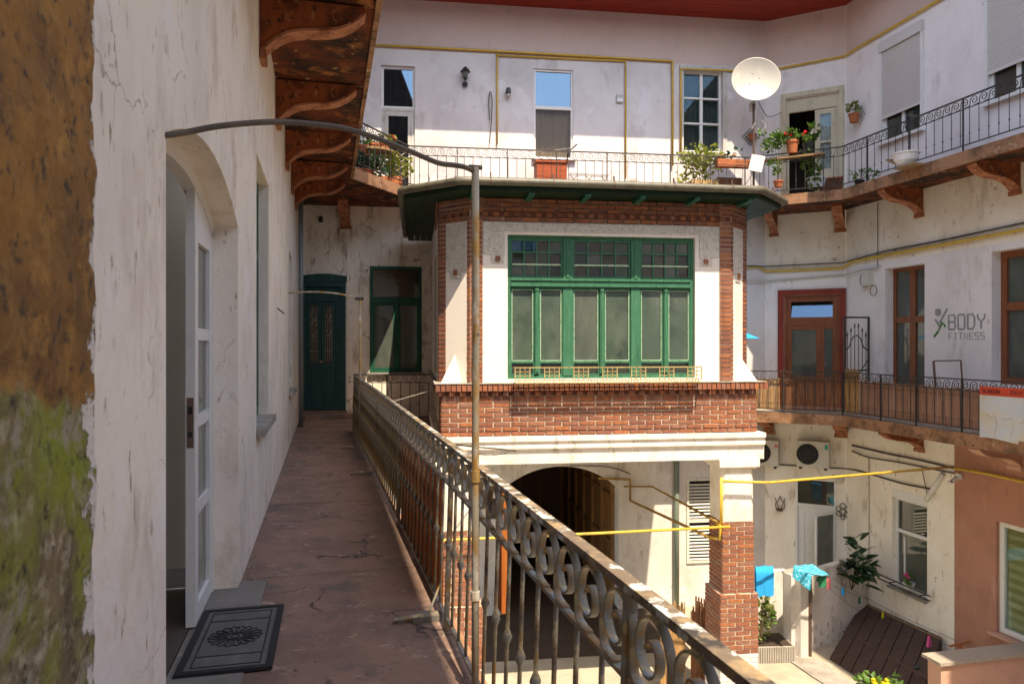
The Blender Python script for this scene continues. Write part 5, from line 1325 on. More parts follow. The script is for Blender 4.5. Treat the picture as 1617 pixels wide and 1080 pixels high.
def planter_box(label, px, t, w, d, h, m, z=UP):
    o = thing('planter_box', label, 'planter', tuple(et(px, t, z)), E.a, 'planters on the balcony')
    for a in range(3): MB().box(-w/2+.006, w/2-.006, -d/2, -d/2+.02, a*h/3+.003, (a+1)*h/3-.003).build('board', m, o)
    MB().box(-w/2, w/2, -d/2+.021, d/2, 0, h-.02).build('body', m, o); MB().box(-w/2+.02, w/2-.02, -d/2+.02, d/2-.02, h-.019, h-.01).build('soil', soil_m, o); return o
planter_box('tan wooden planter under the yellow green bush', 1109, -.72, .62, .3, .42, wood_tan)
t = plant('bright yellow green bush growing from the tan planter', et(1104,-.72,UP+.42)); stems(t, (0,0,0), [(-.25,0,.4),(.2,0,.4),(0,.0,.5)]); foliage(t, (-.02,0,.34), .42,.24,.38, 620, .10, leaf_yellow, 11); foliage(t, (-.35,-.1,-.1), .1,.08,.3, 70, .09, leaf_yellow, 12)
planter_box('brown board planter beside the tan planter', 1148, -.72, .58, .3, .48, wood_brown)
tr = planter_box('terracotta trough on the railing with dry flowers', 1148, -1.02, .50, .17, .17, terracotta, UP+.66)
t = plant('dry peach flowers in the left trough on the railing', et(1142,-1.02,UP+.83)); foliage(t, (0,0,.06), .26,.08,.09, 90, .07, leaf_pale, 13); flowers(t, [(rnd.uniform(-.25,.25), -.05, rnd.uniform(.04,.14)) for _ in range(9)], .045, petal_peach, 4)
planter_box('terracotta trough on the railing beside the satellite mast', 1173, -1.02, .42, .17, .17, terracotta, UP+.66)
t = plant('small dark seedling in the trough beside the satellite mast', et(1161,-1.0,UP+.83)); foliage(t, (0,0,.09), .1,.06,.1, 16, .10, leaf_dark, 15)
pa = tag(MB().box(-.14,.14,-.004,.004,-.17,.17).build('paper_sheet', paper_m, None, loc=at(1195,258,15.45), rot=(.1,.22,-.2)), 'white sheet of paper tied to the railing below the satellite dish', 'paper')
t = plant('tall slender shrub with leafy head in a terracotta pot by the balcony corner', at(1229,296,15.6)); pot(t, .10, .14); stems(t, (0,0,.1), [(-.06,0,.80),(.0,0,.8)], .012); foliage(t, (-.1,0,.95), .25,.2,.22, 300, .085, leaf_m, 16); foliage(t, (-.02,-.03,.45), .16,.12,.12, 40, .1, leaf_m, 17)
pk = thing('railing_shelf', 'weathered plank laid along the balcony railing in front of the open door', 'shelf', tuple((B1*.60+B2*.40).to_3d()+Vector((0,0,UP+.76))), CF.a)
for i in range(2): MB().box(-.62,.78,-.11+i*.11,-.005+i*.11,-.015,.022).build('plank', wood_plank, pk)
t = plant('red geranium in terracotta pot on the plank shelf', at(1251,242,15.55)); pot(t, .13, .27); foliage(t, (0,0,.36), .2,.16,.1, 70, .10, leaf_m, 18); flowers(t, [(-.18,-.1,.38),(-.08,-.1,.36),(.18,-.1,.36),(.24,-.1,.42)], .06, petal_red, 5)
t = plant('white flowers in dark pot on the plank shelf', at(1276,240,15.5)); pot(t, .11, .2, black_m); foliage(t, (.03,0,.34), .18,.15,.16, 80, .11, leaf_m, 19); flowers(t, [(.05,-.14,.42),(.1,-.14,.38),(.02,-.14,.36)], .05, petal_white, 6)
t = plant('climbing vine hanging below the plank shelf', at(1277,250,15.6)); stems(t, (0,0,0), [(.0,0,-.45),(.1,0,-.3)]); foliage(t, (.02,0,-.25), .14,.12,.36, 130, .13, leaf_m, 20, up=-.1)
bk = thing('bucket', 'white plastic bucket behind the corner balcony railing', 'bucket', tuple(at(1289,298,15.7)))
MB().lathe([(.15,0),(.19,.2),(.205,.2),(.205,.23),(.18,.23),(.17,.1)], 16).build('body', white_plastic, bk); MB().tube([(.2*math.cos(a), -.02+.2*math.sin(a)*.2, .2-.12*abs(math.sin(a))) for a in [i*PI/8 for i in range(9)]], .008, 5).build('handle', white_plastic, bk)
cb = thing('wooden_crate', 'reddish slatted crate in front of the cream door leaf', 'crate', tuple(CF.w(CF.X(1312,-.35), -.35, UP)), CF.a)
for i in range(7): MB().box(-.22+i*.064, -.162+i*.064, -.12, -.10, 0, .42).build('slat', wood_brown, cb)
MB().box(-.23,.23,-.098,.12,.0,.43).build('body', wood_brown, cb); MB().box(-.25,.25,-.13,.14,.431,.46).build('lid', wood_red, cb)
# diamond plant holder and round wall pot
for (F_, px, py, lab, s) in ((E, 1184, 217, 'diamond lattice wall holder with a terracotta pot beside the mast', .2),):
    x, z = F_.hit(px, py); o = thing('wall_planter', lab, 'planter', tuple(F_.w(x, -.02, z)), F_.a, 'planters on the balcony')
    for k in range(-2, 3):
        a = s-abs(k)*.0
        MB().tube([(-s+ (k+2)*s/4, -.01, (k+2)*s/4), ((k+2)*s/4, -.01, -s+(k+2)*s/4)], .007, 4).build('slat', dark_metal, o)
        MB().tube([(-s+(k+2)*s/4, -.022, -(k+2)*s/4), ((k+2)*s/4, -.022, s-(k+2)*s/4)], .007, 4).build('slat', dark_metal, o)
    pot(o, .09, .13, terracotta, (0, -.12, -.10))
x, z = R.hit(1359, 186); o = thing('wall_planter', 'small terracotta wall pot with plant right of the open balcony door', 'planter', tuple(R.w(x, -.03, z)), R.a, 'planters on the balcony')
pot(o, .11, .19, terracotta, (0, -.14, -.12)); foliage(o, (0,-.14,.14), .2,.13,.1, 46, .12, leaf_pale, 22)
for i in range(4): MB().tube([(.05+.05*i,-.02,-.16+.05*i),(.05+.05*i-.12,-.02,.04+.05*i)], .006, 4).build('wire', dark_metal, o)
t = plant('sparse green seedlings on the floor behind the right balcony railing', R.w(R.X(1357,-.8), -.8, UP)); pot(t, .1, .1, black_m); foliage(t, (0,0,.2), .28,.1,.14, 40, .11, leaf_m, 23)
bo = B2+Redge*1.92; o = thing('bowl_planter', 'white bowl planter hung outside the right balcony railing on a tilted board', 'planter', (bo.x-.14, bo.y-.03, UP+.02), R.a, 'planters on the balcony')
MB().lathe([(.10,-.02),(.19,.08),(.22,.2),(.24,.2),(.24,.22),(.20,.22),(.17,.12)], 16).build('bowl', white_plastic, o); MB().lathe([(.19,.17),(.18,.185)], 16).build('soil', petal_peach, o)
MB().box(-.36,-.12,-.15,.15,-.02,.02).build('board', wood_plank, o, rot=(.0,.5,0)); MB().box(-.12,.34,-.14,.14,-.06,-.03).build('board', wood_plank, o)
# ------------------------------------------------------------------ side gallery
def side_pt(d, off=0):
    q, a = spos(d); return Vector((q.x - math.sin(a)*off, q.y + math.cos(a)*off)), a
def reed_screen(d0, d1, z0, z1, m, label, seed):
    r = random.Random(seed); p, a = side_pt((d0+d1)/2, .045); w_ = d1-d0
    o = thing('reed_screen', label, 'reed screen', (p.x, p.y, .12), a, 'reed screens on the side gallery')
    n = int(w_/.016); mb = MB()
    for i in range(n):
        x = -w_/2+(i+.5)*w_/n; rr = .0075*r.uniform(.8,1.15); b0 = z1+r.uniform(-.03,.03)
        mb.tube([(x, r.uniform(-.004,.004), z0), (x+r.uniform(-.004,.004), r.uniform(-.004,.004), b0)], rr, 5, cap=False)
    q = mb.build('reeds', m, o); q['kind'] = 'stuff'
    for z in (z0+.15, z1-.12): MB().tube([(-w_/2, -.011, z), (w_/2, -.011, z)], .0025, 4).build('binding_wire', dark_metal, o)
    return o
LB = 0
cumB = (B1-E.w(8.1,-1.1).xy).length
cumC = cumB+(B2-B1).length
reed_screen(cumB-1.0, cumB+.0, .06, .72, reed_straw, 'straw coloured reed screen in the sun beside the bay', 1)
reed_screen(cumB+.02, cumB+.62, .06, .72, reed_straw, 'straw reed screen on the angled part of the side railing', 5)
reed_screen(cumB+.64, cumC-.02, .06, .80, reed_brown, 'dark brown reed screen in front of the brown door', 2)
reed_screen(cumC+.02, cumC+.45, .06, .95, reed_straw, 'tall ragged straw screen beside the iron gate', 3)
reed_screen(cumC+.47, cumC+2.0, .06, .74, reed_pink, 'faded pinkish reed screen under the fitness sign', 4)
reed_screen(cumC+2.02, cumC+3.6, .06, .73, reed_pink, 'faded pinkish reed screen that runs behind the banner', 6)

# black iron gate standing open against the wall
gp_ = R.w(.78, -.03, .12)
gt_ = thing('iron_gate', 'narrow black iron gate with spear tops standing open beside the brown door', 'gate', tuple(gp_), R.a-PI/2)
gw_, gh = .62, 2.06
f = ring(MB(), 0, gw_, .05, gh, .035, -.015, .015); f.box(.035, gw_-.035, -.012, .012, .9, .93); f.build('frame', black_m, gt_)
for i in range(6):
    x = .035+(i+.5)*(gw_-.07)/6; zt = 1.62+.24*(1-abs(i-2.5)/2.5)
    MB().tube([(x,0,.08),(x,0,zt)], .008, 5).tube([(x,0,zt),(x,0,zt+.05),(x,0,zt+.12)], [.008,.02,.002], 6).build('bar', black_m, gt_)
MB().tube(smooth_path([(.04,-.01,1.35),(.14,-.01,1.42),(.2,-.01,1.58),(gw_/2,-.01,1.66),(gw_-.2,-.01,1.58),(gw_-.14,-.01,1.42),(gw_-.04,-.01,1.35)], 5), .012, 6).build('arch_bar', black_m, gt_)
MB().tube([(0,-.02,1.15),(gw_,-.03,.35)], .011, 5).build('brace', black_m, gt_)

# junction box with loops
x, z = R.hit(1371, 439, -.05); jb = thing('junction_box', 'cream junction box with cable loops above the gate', 'box', tuple(R.w(x, 0, z)), R.a)
MB().box(-.11,.11,-.11,-.003,-.15,.15).build('case', ac_m, jb); MB().box(-.12,.12,-.125,-.11,-.16,.16).build('cover', ac_m, jb)
for c, r in (((-.1,-.05,-.02),.15),((.16,-.05,-.28),.10)):
    MB().tube([(c[0]+r*math.cos(i*PI/8), c[1], c[2]+r*1.1*math.sin(i*PI/8)) for i in range(17)], .008, 5).build('cable_loop', cable_m, jb)

# painted wall sign
x0, x1, z0, z1 = R.rect(1497, 498, 1555, 520)
sg = thing('wall_sign', 'grey and green fitness studio lettering with figure emblem on the white wall', 'sign', tuple(R.w(0, -.004, 0)), R.a)
# angular techno capitals drawn with strokes
STROKES = {'B': [[(0,0),(0,1),(.85,1),(1,.85),(1,.62),(.88,.52),(0,.52)],[(.88,.52),(1,.4),(1,.12),(.88,0),(0,0)]], 'O': [[(.1,0),(0,.1),(0,.9),(.1,1),(.9,1),(1,.9),(1,.1),(.9,0),(.1,0)]],
           'D': [[(0,0),(0,1),(.75,1),(1,.75),(1,.25),(.75,0),(0,0)]], 'Y': [[(0,1),(0,.75),(.5,.45),(1,.75),(1,1)],[(.5,.45),(.5,0)]],
           'F': [[(0,0),(0,1),(1,1)],[(0,.52),(.8,.52)]], 'I': [[(.2,1),(.8,1)],[(.5,1),(.5,0)],[(.2,0),(.8,0)]], 'T': [[(0,1),(1,1)],[(.5,1),(.5,0)]],
           'N': [[(0,0),(0,1),(1,0),(1,1)]], 'E': [[(1,0),(0,0),(0,1),(1,1)],[(0,.52),(.8,.52)]], 'S': [[(0,0),(.9,0),(1,.1),(1,.42),(.9,.52),(.1,.52),(0,.62),(0,.9),(.1,1),(1,1)]]}
def strokes(txt, xa, xb, za, zb, th, m, par=None, y=0):
    n = len(txt); cw = (xb-xa)/n
    for i, c in enumerate(txt):
        mb = MB()
        for st in STROKES[c]: mb.ribbon([(xa+i*cw+p[0]*cw*.68, za+p[1]*(zb-za)) for p in st], th, .004)
        if STROKES[c]: mb.build('letter', m, par or sg, loc=(0, y, 0))
strokes('BODY', x0+.02, x1+.07, z0+.005, z1+.015, .036, sign_grey)
_, _, fz0, fz1 = R.rect(1498, 523, 1553, 532); strokes('FITNESS', x0+.02, x1+.03, fz0-.045, fz1-.03, .016, sign_grey)
ex0, ex1 = R.X(1475), R.X(1496); h_ = R.hit(1486, 493)[1]; lo_ = R.hit(1486, 532)[1]
MB().lathe([(.075,-.002),(.075,.002)], 20).build('emblem', sign_grey, sg, loc=(ex0+.10, 0, h_), rot=(PI/2,0,0))
MB().ribbon([(ex0+.03, h_-.13), (ex0+.10, h_-.22), (ex0+.16, h_-.17), (ex1, h_+.06)], .045, .004).build('emblem', sign_grey, sg)
MB().ribbon([(ex0+.10, h_-.22), (ex0+.14, h_-.30), (ex0+.11, h_-.36)], .035, .005).build('emblem', sign_grey, sg)
MB().ribbon([(ex0, lo_), (ex0+.10, lo_+.10), (ex0+.20, lo_+.27), (ex1-.04, lo_+.19)], .045, .004).build('emblem', sign_green, sg)

# banner tied to the railing
kk = cumC+3.40; p, a = side_pt(kk, -.03)
bn = thing('banner', 'printed banner with a red strip hanging on the side railing at the right edge', 'banner', (p.x, p.y, .12), a)
vs = []; fs = []; n = 16
def bz(i): return .80-.0*i/n
for i in range(n+1):
    x = 2.4*i/n; y = -.02*math.sin(i*.9)-.01; vs += [(x, y, -.03+.02*math.sin(i)), (x, y, .66), (x, y, .66), (x, y, .80)]
fw_ = []; fr_ = []
for i in range(n): fw_.append((4*i, 4*i+4, 4*i+5, 4*i+1)); fr_.append((4*i+2, 4*i+6, 4*i+7, 4*i+3))
MB().add(vs, fw_).build('print', ban_white, bn, smooth=True); MB().add(vs, fr_).build('red_strip', ban_red, bn, smooth=True)
STROKES['L'] = [[(0,1),(0,0),(.85,0)]]; STROKES['A'] = [[(0,0),(.5,1),(1,0)],[(.2,.36),(.8,.36)]]
STROKES['R'] = [[(0,0),(0,1),(.85,1),(1,.85),(1,.65),(.85,.5),(0,.5)],[(.5,.5),(1,0)]]; STROKES['•'] = [[(.3,.5),(.7,.5)]]; STROKES[' '] = []
strokes('SLABIRE • TONIFIERE', .07, 1.02, .70, .755, .010, ban_text, bn, -.036)
for k in range(3):
    MB().tube(smooth_path([(.15+.28*k,-.035,.36-.05*k),(.25+.28*k,-.035,.31),(.32+.28*k,-.035,.34),(.34+.28*k,-.035,.2),(.30+.28*k,-.035,.02)], 5), .003, 4).build('drawn_line', wood_tan, bn)
# leaning frame on the gallery
cf_ = thing('metal_frame', 'rusty metal frame propped above the side railing left of the banner', 'frame', tuple(at(1497,605,12.7)), R.a+.25)
MB().tube([(-.22,0,-.15),(-.26,.0,.38)], .02, 6).tube([(-.26,0,.38),(.16,.1,.40)], .014, 6).tube([(.16,.1,.40),(.2,.1,-.1)], .014, 6).tube([(-.2,0,-.1),(.2,.1,-.1)], .014, 6).build('frame', dark_metal, cf_)
# parasol tip showing past the bay
pp = Vector((4.9, 16.25, .12))
um = thing('parasol', 'blue parasol standing on the side gallery beside the bay', 'parasol', tuple(pp))
MB().tube([(0,0,0),(0,0,1.84)], .02, 8).build('pole', frame_white, um)
MB().add([(0,0,1.86)]+[(.64*math.cos(i*PI/4), .64*math.sin(i*PI/4), 1.60) for i in range(8)], [(0, i+1, (i+1)%8+1) for i in range(8)]).build('canopy', blue_cloth, um)

# ------------------------------------------------------------------ courtyard
def ac_unit(F, px0, py0, px1, py1, label, logo):
    x0, x1, z0, z1 = F.rect(px0, py0, px1, py1, -.32); o = thing('air_conditioner', label, 'air conditioner', tuple(F.w((x0+x1)/2, 0, z0)), F.a, 'outdoor air conditioners')
    W, H = x1-x0, z1-z0
    MB().box(-W/2, W/2, -.32, -.06, 0, H).build('casing', ac_m, o)
    r = H*.40; cx, cz = -W*.16, H*.5
    MB().lathe([(r,-.004),(r,.012),(r*.2,.012)], 24).build('fan_well', mat_dark, o, loc=(cx,-.319,cz), rot=(PI/2,0,0))
    for k in range(4): MB().tube([(cx+r*(k+1)/4.1*math.cos(i*PI/12), -.336, cz+r*(k+1)/4.1*math.sin(i*PI/12)) for i in range(25)], .005, 4).build('grille_ring', cable_m, o)
    for k in range(6): MB().tube([(cx, -.338, cz),(cx+r*math.cos(k*PI/3), -.338, cz+r*math.sin(k*PI/3))], .005, 4).build('grille_spoke', cable_m, o)
    box('side_panel', ac_m, o, W*.30, W/2-.01, -.328, -.321, .02, H-.02)
    if logo == 'tri': MB().add([(W*.37,-.331,H*.72),(W*.47,-.331,H*.72),(W*.47,-.331,H*.90),(W*.37,-.331,H*.90)], [(0,1,2),(0,2,3)]).build('logo', M('teal_logo', (.02,.35,.30)), o)
    else:
        for (dx, dz) in ((0,.03),(-.026,-.015),(.026,-.015)): MB().add([(W*.42+dx,-.331,H*.8+dz+.03),(W*.42+dx+.02,-.331,H*.8+dz),(W*.42+dx,-.331,H*.8+dz-.03),(W*.42+dx-.02,-.331,H*.8+dz)], [(0,1,2,3)]).build('logo', petal_red, o)
    MB().box(-W/2+.05, -W/2+.10, -.33, -.0, -.05, -.003).box(W/2-.10, W/2-.05, -.33, 0, -.05, -.003).build('wall_bracket', iron_dark, o)
ac_unit(CF, 1258, 697, 1309, 738, 'air conditioner above the white courtyard door with dark round fan', 'tri')
ac_unit(CF, 1186, 695, 1229, 735, 'air conditioner half hidden behind the corner of the bay', 'dia')
def ornament(px, py, label, seed):
    x, z = CF.hit(px, py, -.03) if px < 1345 else R.hit(px, py, -.03)
    o = thing('wall_ornament', label, 'wall ornament', tuple(CF.w(x, -.03, z)), CF.a, 'wrought iron wall ornaments'); r = random.Random(seed)
    for (cx, cz, rr) in ((0,.12,.06),(-.09,.05,.055),(.09,.05,.055),(-.08,-.06,.055),(.08,-.06,.055),(0,-.02,.07),(0,-.14,.045)):
        MB().tube([(cx+rr*math.cos(i*PI/6), -.01, cz+rr*math.sin(i*PI/6)) for i in range(13)], .009, 5).build('ring', dark_metal, o)
ornament(1331, 807, 'round wrought iron wall ornament right of the white door', 2)
x, z = CF.hit(1232, 795, -.03); o = thing('wall_ornament', 'lyre shaped wrought iron wall holder left of the white door', 'wall ornament', tuple(CF.w(x, -.03, z)), CF.a, 'wrought iron wall ornaments')
for s in (-1, 1):
    MB().tube(smooth_path([(0,-.01,.18),(s*.04,-.01,.08),(s*.10,-.01,.0),(s*.08,-.01,-.10),(0,-.01,-.13)], 5), .009, 5).build('scroll', dark_metal, o); MB().tube(smooth_path([(s*.02,-.01,-.1),(s*.09,-.02,.06),(s*.11,-.02,.14)], 5), .008, 5).build('scroll', dark_metal, o)
MB().lathe([(.07,-.15),(.085,-.10)], 10, (0,-.09,0)).build('cup', dark_metal, o)
x, z = CF.hit(1325, 757, -.03); o = thing('outdoor_lamp', 'round bulkhead lamp over the white courtyard door', 'lamp', tuple(CF.w(x, 0, z)), CF.a)
MB().lathe([(.09,0),(.10,.03),(.07,.08),(.02,.10)], 14).build('globe', ac_m, o, rot=(PI/2,0,0)); MB().tube([(-.16,-.03,.06),(0,-.03,.03)], .035, 8).build('sensor', ac_m, o)
x, z = R.hit(1514, 752, -.05); o = thing('security_camera', 'small white camera on the salmon wall edge', 'camera', tuple(R.w(x, -.02, z)), R.a)
MB().box(-.05,.05,-.06,0,-.05,.05).build('base', white_plastic, o); MB().tube([(0,-.05,-.02),(.02,-.2,-.08)], .04, 8).build('body', white_plastic, o); MB().tube([(.02,-.2,-.08),(.0215,-.21,-.084)], .028, 8).build('lens', black_m, o)

# low wall with pierced bricks, posts and step
Yw = 14.4; wa = at(1273, 905, Yw); PW = Frame(wa.x, wa.y, math.atan2(15.62-wa.y, 7.62-wa.x)); wtop = wa.z; wlen = (Vector((7.62, 15.62))-wa.xy).length
holes = []
r0 = [PW.X(1288), PW.X(1307), PW.X(1328)]
z_at = lambda px, py: PW.Z(px, py)
for px, py in ((1289,991),(1308,987),(1328,985),(1297,999),(1316,995),(1336,993),(1287,1010),(1307,1007),(1326,1003),(1297,1018),(1316,1015),(1289,1028),(1308,1026)):
    x, z = PW.hit(px, py); holes.append((x-.034, x+.034, z-.058, z+.058, .14))
lw_ = thing('pierced_wall', 'low white wall pierced with small brick openings beside the wooden hatch', 'wall', (PW.o.x, PW.o.y, 0), PW.a)
pm_ = wall(0, wlen, GZ, wtop, holes)
pm_.quad((0,0,wtop),(0,.16,wtop),(wlen,.16,wtop),(wlen,0,wtop)); pm_.quad((wlen,.16,GZ),(0,.16,GZ),(0,.16,wtop),(wlen,.16,wtop)); pm_.quad((0,0,GZ),(0,.16,GZ),(0,.16,wtop),(0,0,wtop))
pm_.build('wall', white_old, lw_)
bk_ = MB()
for h in holes: bk_.box(h[0]-.004, h[1]+.004, .142, .15, h[2]-.004, h[3]+.004)
bk_.build('hole_back', dark_in, lw_)
for px0, px1, nm, m in ((1256,1273,'white wall post beside the turquoise cloth',white_old),):
    x0, x1 = PW.X(px0), PW.X(px1); o = thing('wall_post', nm, 'post', tuple(PW.w(x0, -.02, GZ)), PW.a); W_ = x1-x0-.005
    MB().box(0, W_, -.1, .3, 0, wtop-GZ).build('post', m, o); MB().box(-.02, W_+.02, -.12, .32, wtop-GZ, wtop-GZ+.04).build('cap', conc_m, o)
tag(MB().tube([(0,0,0),(0,0,wtop-GZ+.02)], .035, 10).build('iron_post', dark_metal, None, loc=at(1279, 1030, 14.25)*1+Vector((0,0,GZ-at(1279,1030,14.25).z))), 'brown iron post carrying the washing line', 'post')
sl = at(1248, 905, 14.3); tag(MB().box(-.07,.07,-.1,.1,0,sl.z-GZ).build('gate_leaf', white_old, None, loc=(sl.x, sl.y, GZ), rot=(0,0,.4)), 'narrow white gate leaf behind the wall post', 'gate leaf')
pl0 = at(1197, 1030, 13.9); pl1 = at(1258, 1030, 13.9); pw_ = pl1.x-pl0.x
pb = thing('kerb_planter', 'low ribbed concrete planter at the foot of the brick column', 'planter', (pl0.x, 13.9, GZ), .06)
MB().box(0, pw_, .03, .7, 0, .30).build('body', conc_m, pb)
for i in range(16): MB().box(i*pw_/16+.004, (i+1)*pw_/16-.008, 0, .031, 0, .30).build('rib', conc_m, pb)
MB().box(.04, pw_-.04, .07, .66, .30, .315).build('soil', soil_m, pb)
t = plant('thin shrub with pale leaves growing in the concrete planter', (pl0.x+.14, 14.15, GZ+.3), 'shrub', 'shrub'); stems(t, (0,0,0), [(.0,0,.7),(.08,0,.85),(-.05,.0,.6),(.02,0,1.0)], .012); foliage(t, (.03,0,.58), .15,.14,.42, 150, .12, leaf_pale, 31); foliage(t, (.03,0,.55), .13,.12,.4, 60, .11, leaf_m, 32)
# back low wall that catches the sun
x0 = CF.X(1200); o = thing('low_wall', 'sunlit low white wall behind the concrete planter', 'wall', tuple(at(1196, 905, 15.2)*1), .02)
zb = GZ-o.location.z; MB().box(0, .62, 0, .15, zb, .05).build('wall', white_old, o)

# rubber plant, wall hung
rp = plant('rubber plant with large dark leaves above the pierced wall', at(1345, 900, 14.9), 'rubber plant', 'rubber_plant')
r = random.Random(5)
stems(rp, (0,0,-.4), [(-.2,0,.15),(.1,0,.55),(.25,0,.1),(.05,-.1,.3)], .012)
def big_leaf(L_, W_):
    n = 5; vs = []; fs = []
    for i in range(n+1):
        t_ = i/n; w_ = W_*math.sin(PI*min(1, t_*.9+.08))**.8; z = -.25*L_*t_*t_
        vs += [(L_*t_, -w_, z+.03*L_), (L_*t_, 0, z), (L_*t_, w_, z+.03*L_)]
    for i in range(n):
        for k in range(2): fs.append((3*i+k, 3*i+3+k, 3*i+4+k, 3*i+1+k))
    return MB().add(vs, fs).mesh('leaf', leaf_dark, True)
BL = [big_leaf(.30, .075), big_leaf(.24, .06), big_leaf(.34, .085)]
spots = [(-.26,.12),(-.15,.0),(-.33,.02),(-.05,.18),(.0,.42),(.05,.6),(.12,.5),(.18,.38),(.25,.3),(.3,.12),(.2,.08),(.1,.2),(.05,.05),(.32,-.08),(.22,-.15),(.38,.05),(-.2,-.12),(-.08,-.08),(.1,-.02),(.15,.66),(-.02,.3),(.4,-.2),(.28,-.26),(-.3,-.1),(.0,.55),(.2,.2),(.1,.35),(-.1,.08),(.36,.18),(.16,-.1)]
for x, z in spots:
    for q in range(2):
        th = r.uniform(-2.6,.5) if q else r.uniform(-3.1,3.1); link('leaf', r.choice(BL), rp, (x*.8+r.uniform(-.04,.04), r.uniform(-.15,.1), z+r.uniform(-.04,.04)), Matrix.Rotation(th, 3, 'Z').to_4x4().to_3x3().__matmul__(Matrix.Rotation(r.uniform(-1.0,.5), 3, 'Y')).__matmul__(Matrix.Rotation(r.uniform(-.8,.8), 3, 'X')).to_euler()[:])
# laundry
def cloth(name, label, m, loc, rz, w_, front, back, sag=.02, seed=0):
    """a cloth folded over a line"""
    n, k = 12, 10; vs = []; fs = []; tot = front+back; r = random.Random(seed); ph = r.uniform(0, 6)
    for j in range(k+1):
        s = tot*j/k
        for i in range(n+1):
            x = w_*(i/n-.5); wob = sag*math.sin(i*.9+ph+j*.3)
            if s < front: y, z = -.03-wob*(1-s/front), -(front-s)
            else: y, z = .03+wob*((s-front)/back), -(s-front)
            if abs(s-front) < tot/k*.6: y, z = 0, .01
            vs.append((x, y, z-.02*abs(math.sin(i*.4+ph))))
    for j in range(k):
        for i in range(n): fs.append((j*(n+1)+i, j*(n+1)+i+1, (j+1)*(n+1)+i+1, (j+1)*(n+1)+i))
    return tag(MB().add(vs, fs).build(name, m, None, smooth=True, loc=loc, rot=(0,0,rz)), label, 'cloth', 'laundry on the lines')
cloth('towel', 'bright blue towel hanging right of the brick column', blue_cloth, at(1207, 893, 13.0), .1, .33, .52, .45, .012, 1)
# turquoise cloth draped over the post like a small canopy
cv = []; cfc = []; nn = 10
pts3 = [at(1253,893,13.6), at(1282,890,14.3), at(1312,908,14.2), at(1281,908,13.3)]
for j in range(nn+1):
    for i in range(nn+1):
        u, v_ = i/nn, j/nn
        p = (pts3[0]*(1-u)+pts3[1]*u)*(1-v_)+(pts3[3]*(1-u)+pts3[2]*u)*v_
        cv.append(p+Vector((0,0,.03*math.sin(u*PI)*math.sin(v_*PI)+.008*math.sin(i*1.3+j))))
d0 = [at(1251,910,13.55), at(1278,932,13.25)]
for i in range(nn+1):
    e_ = cv[i*(nn+1)] if 0 else cv[i*(nn+1)]
for j in range(nn):
    for i in range(nn): cfc.append((j*(nn+1)+i, j*(nn+1)+i+1, (j+1)*(nn+1)+i+1, (j+1)*(nn+1)+i))
m0 = len(cv)
for k in range(1, 5):
    for j in range(nn+1):
        a = cv[j*(nn+1)]; t_ = j/nn; b = d0[0]*(1-t_)+d0[1]*t_
        cv.append(a.lerp(b, k/4)+Vector((-.01*math.sin(j*1.1), -.01*math.sin(j*.9), 0)))
for k in range(4):
    for j in range(nn):
        r0_ = (lambda jj: jj*(nn+1)) if k == 0 else (lambda jj: m0+(k-1)*(nn+1)+jj)
        r1_ = lambda jj: m0+k*(nn+1)+jj
        cfc.append((r0_(j), r0_(j+1), r1_(j+1), r1_(j)))
org = pts3[0].copy()
tag(MB().add([p-org for p in cv], cfc).build('cloth', teal_cloth, None, smooth=True, loc=org), 'turquoise patterned cloth draped over the post end', 'cloth', 'laundry on the lines')
cloth('cloth', 'small green cloth clipped beside the turquoise cloth', green_cloth, at(1297, 909, 14.1), .2, .18, .20, .1, .01, 3)
cloth('cloth', 'small pink cloth clipped at the end of the turquoise cloth', pink_cloth, at(1307, 911, 14.15), .2, .09, .22, .1, .01, 4)
hook = at(1518, 1017, 13.0)
for i, (a, b, lb) in enumerate(((at(1313,912,14.2), at(1512,1012,13.0), 'upper washing line over the wooden hatch'), (at(1305,925,14.2), at(1370,970,15.0), 'lower washing line ending at the wall corner'), (at(1283,905,14.25), at(1372,946,15.4), 'washing line above the pierced wall'), (at(1372,962,15.3), at(1500,1020,13.1), 'washing line sagging along the hatch'))):
    wire('washing_line', lb, 'line', [a, a.lerp(b,.5)-Vector((0,0,.06)), b], .004, cable_m, 'washing lines over the hatch', k=5, n=4)
PEG = MB().box(-.012,.012,-.008,.008,-.045,.045).box(-.008,.008,-.014,.014,-.01,.03)
for px, py, Yp, m, lb, s in ((1394,970,14.9,petal_yellow,'yellow and blue peg on the line over the hatch',1.0),(1467,1012,13.4,petal_pink,'bright pink pegs on the line over the hatch',1.5),(1331,933,14.4,blue_cloth,'light blue peg beside the rubber plant',1.1),(1357,947,14.7,green_dk,'dark green peg near the wall corner',1.0)):
    o = thing('clothes_peg', lb, 'peg', tuple(at(px, py, Yp)), .4, 'clothes pegs')
    o.scale = (s, s, s)
    MB().box(-.02,.0,-.012,.012,-.07,.06).build('peg_half', m, o, rot=(0,.12,0)); MB().box(.002,.022,-.012,.012,-.07,.06).build('peg_half', m, o, rot=(0,-.12,0))
hb = thing('line_bracket', 'rusty T shaped line bracket at the salmon wall', 'bracket', tuple(at(1516,1018,13.0)))
MB().tube([(-.18,0,-.02),(.2,.05,.04)], .02, 6).build('cross_bar', terracotta, hb); MB().tube([(0,0,0),(.02,0,-.35)], .03, 6).build('stem', terracotta, hb)

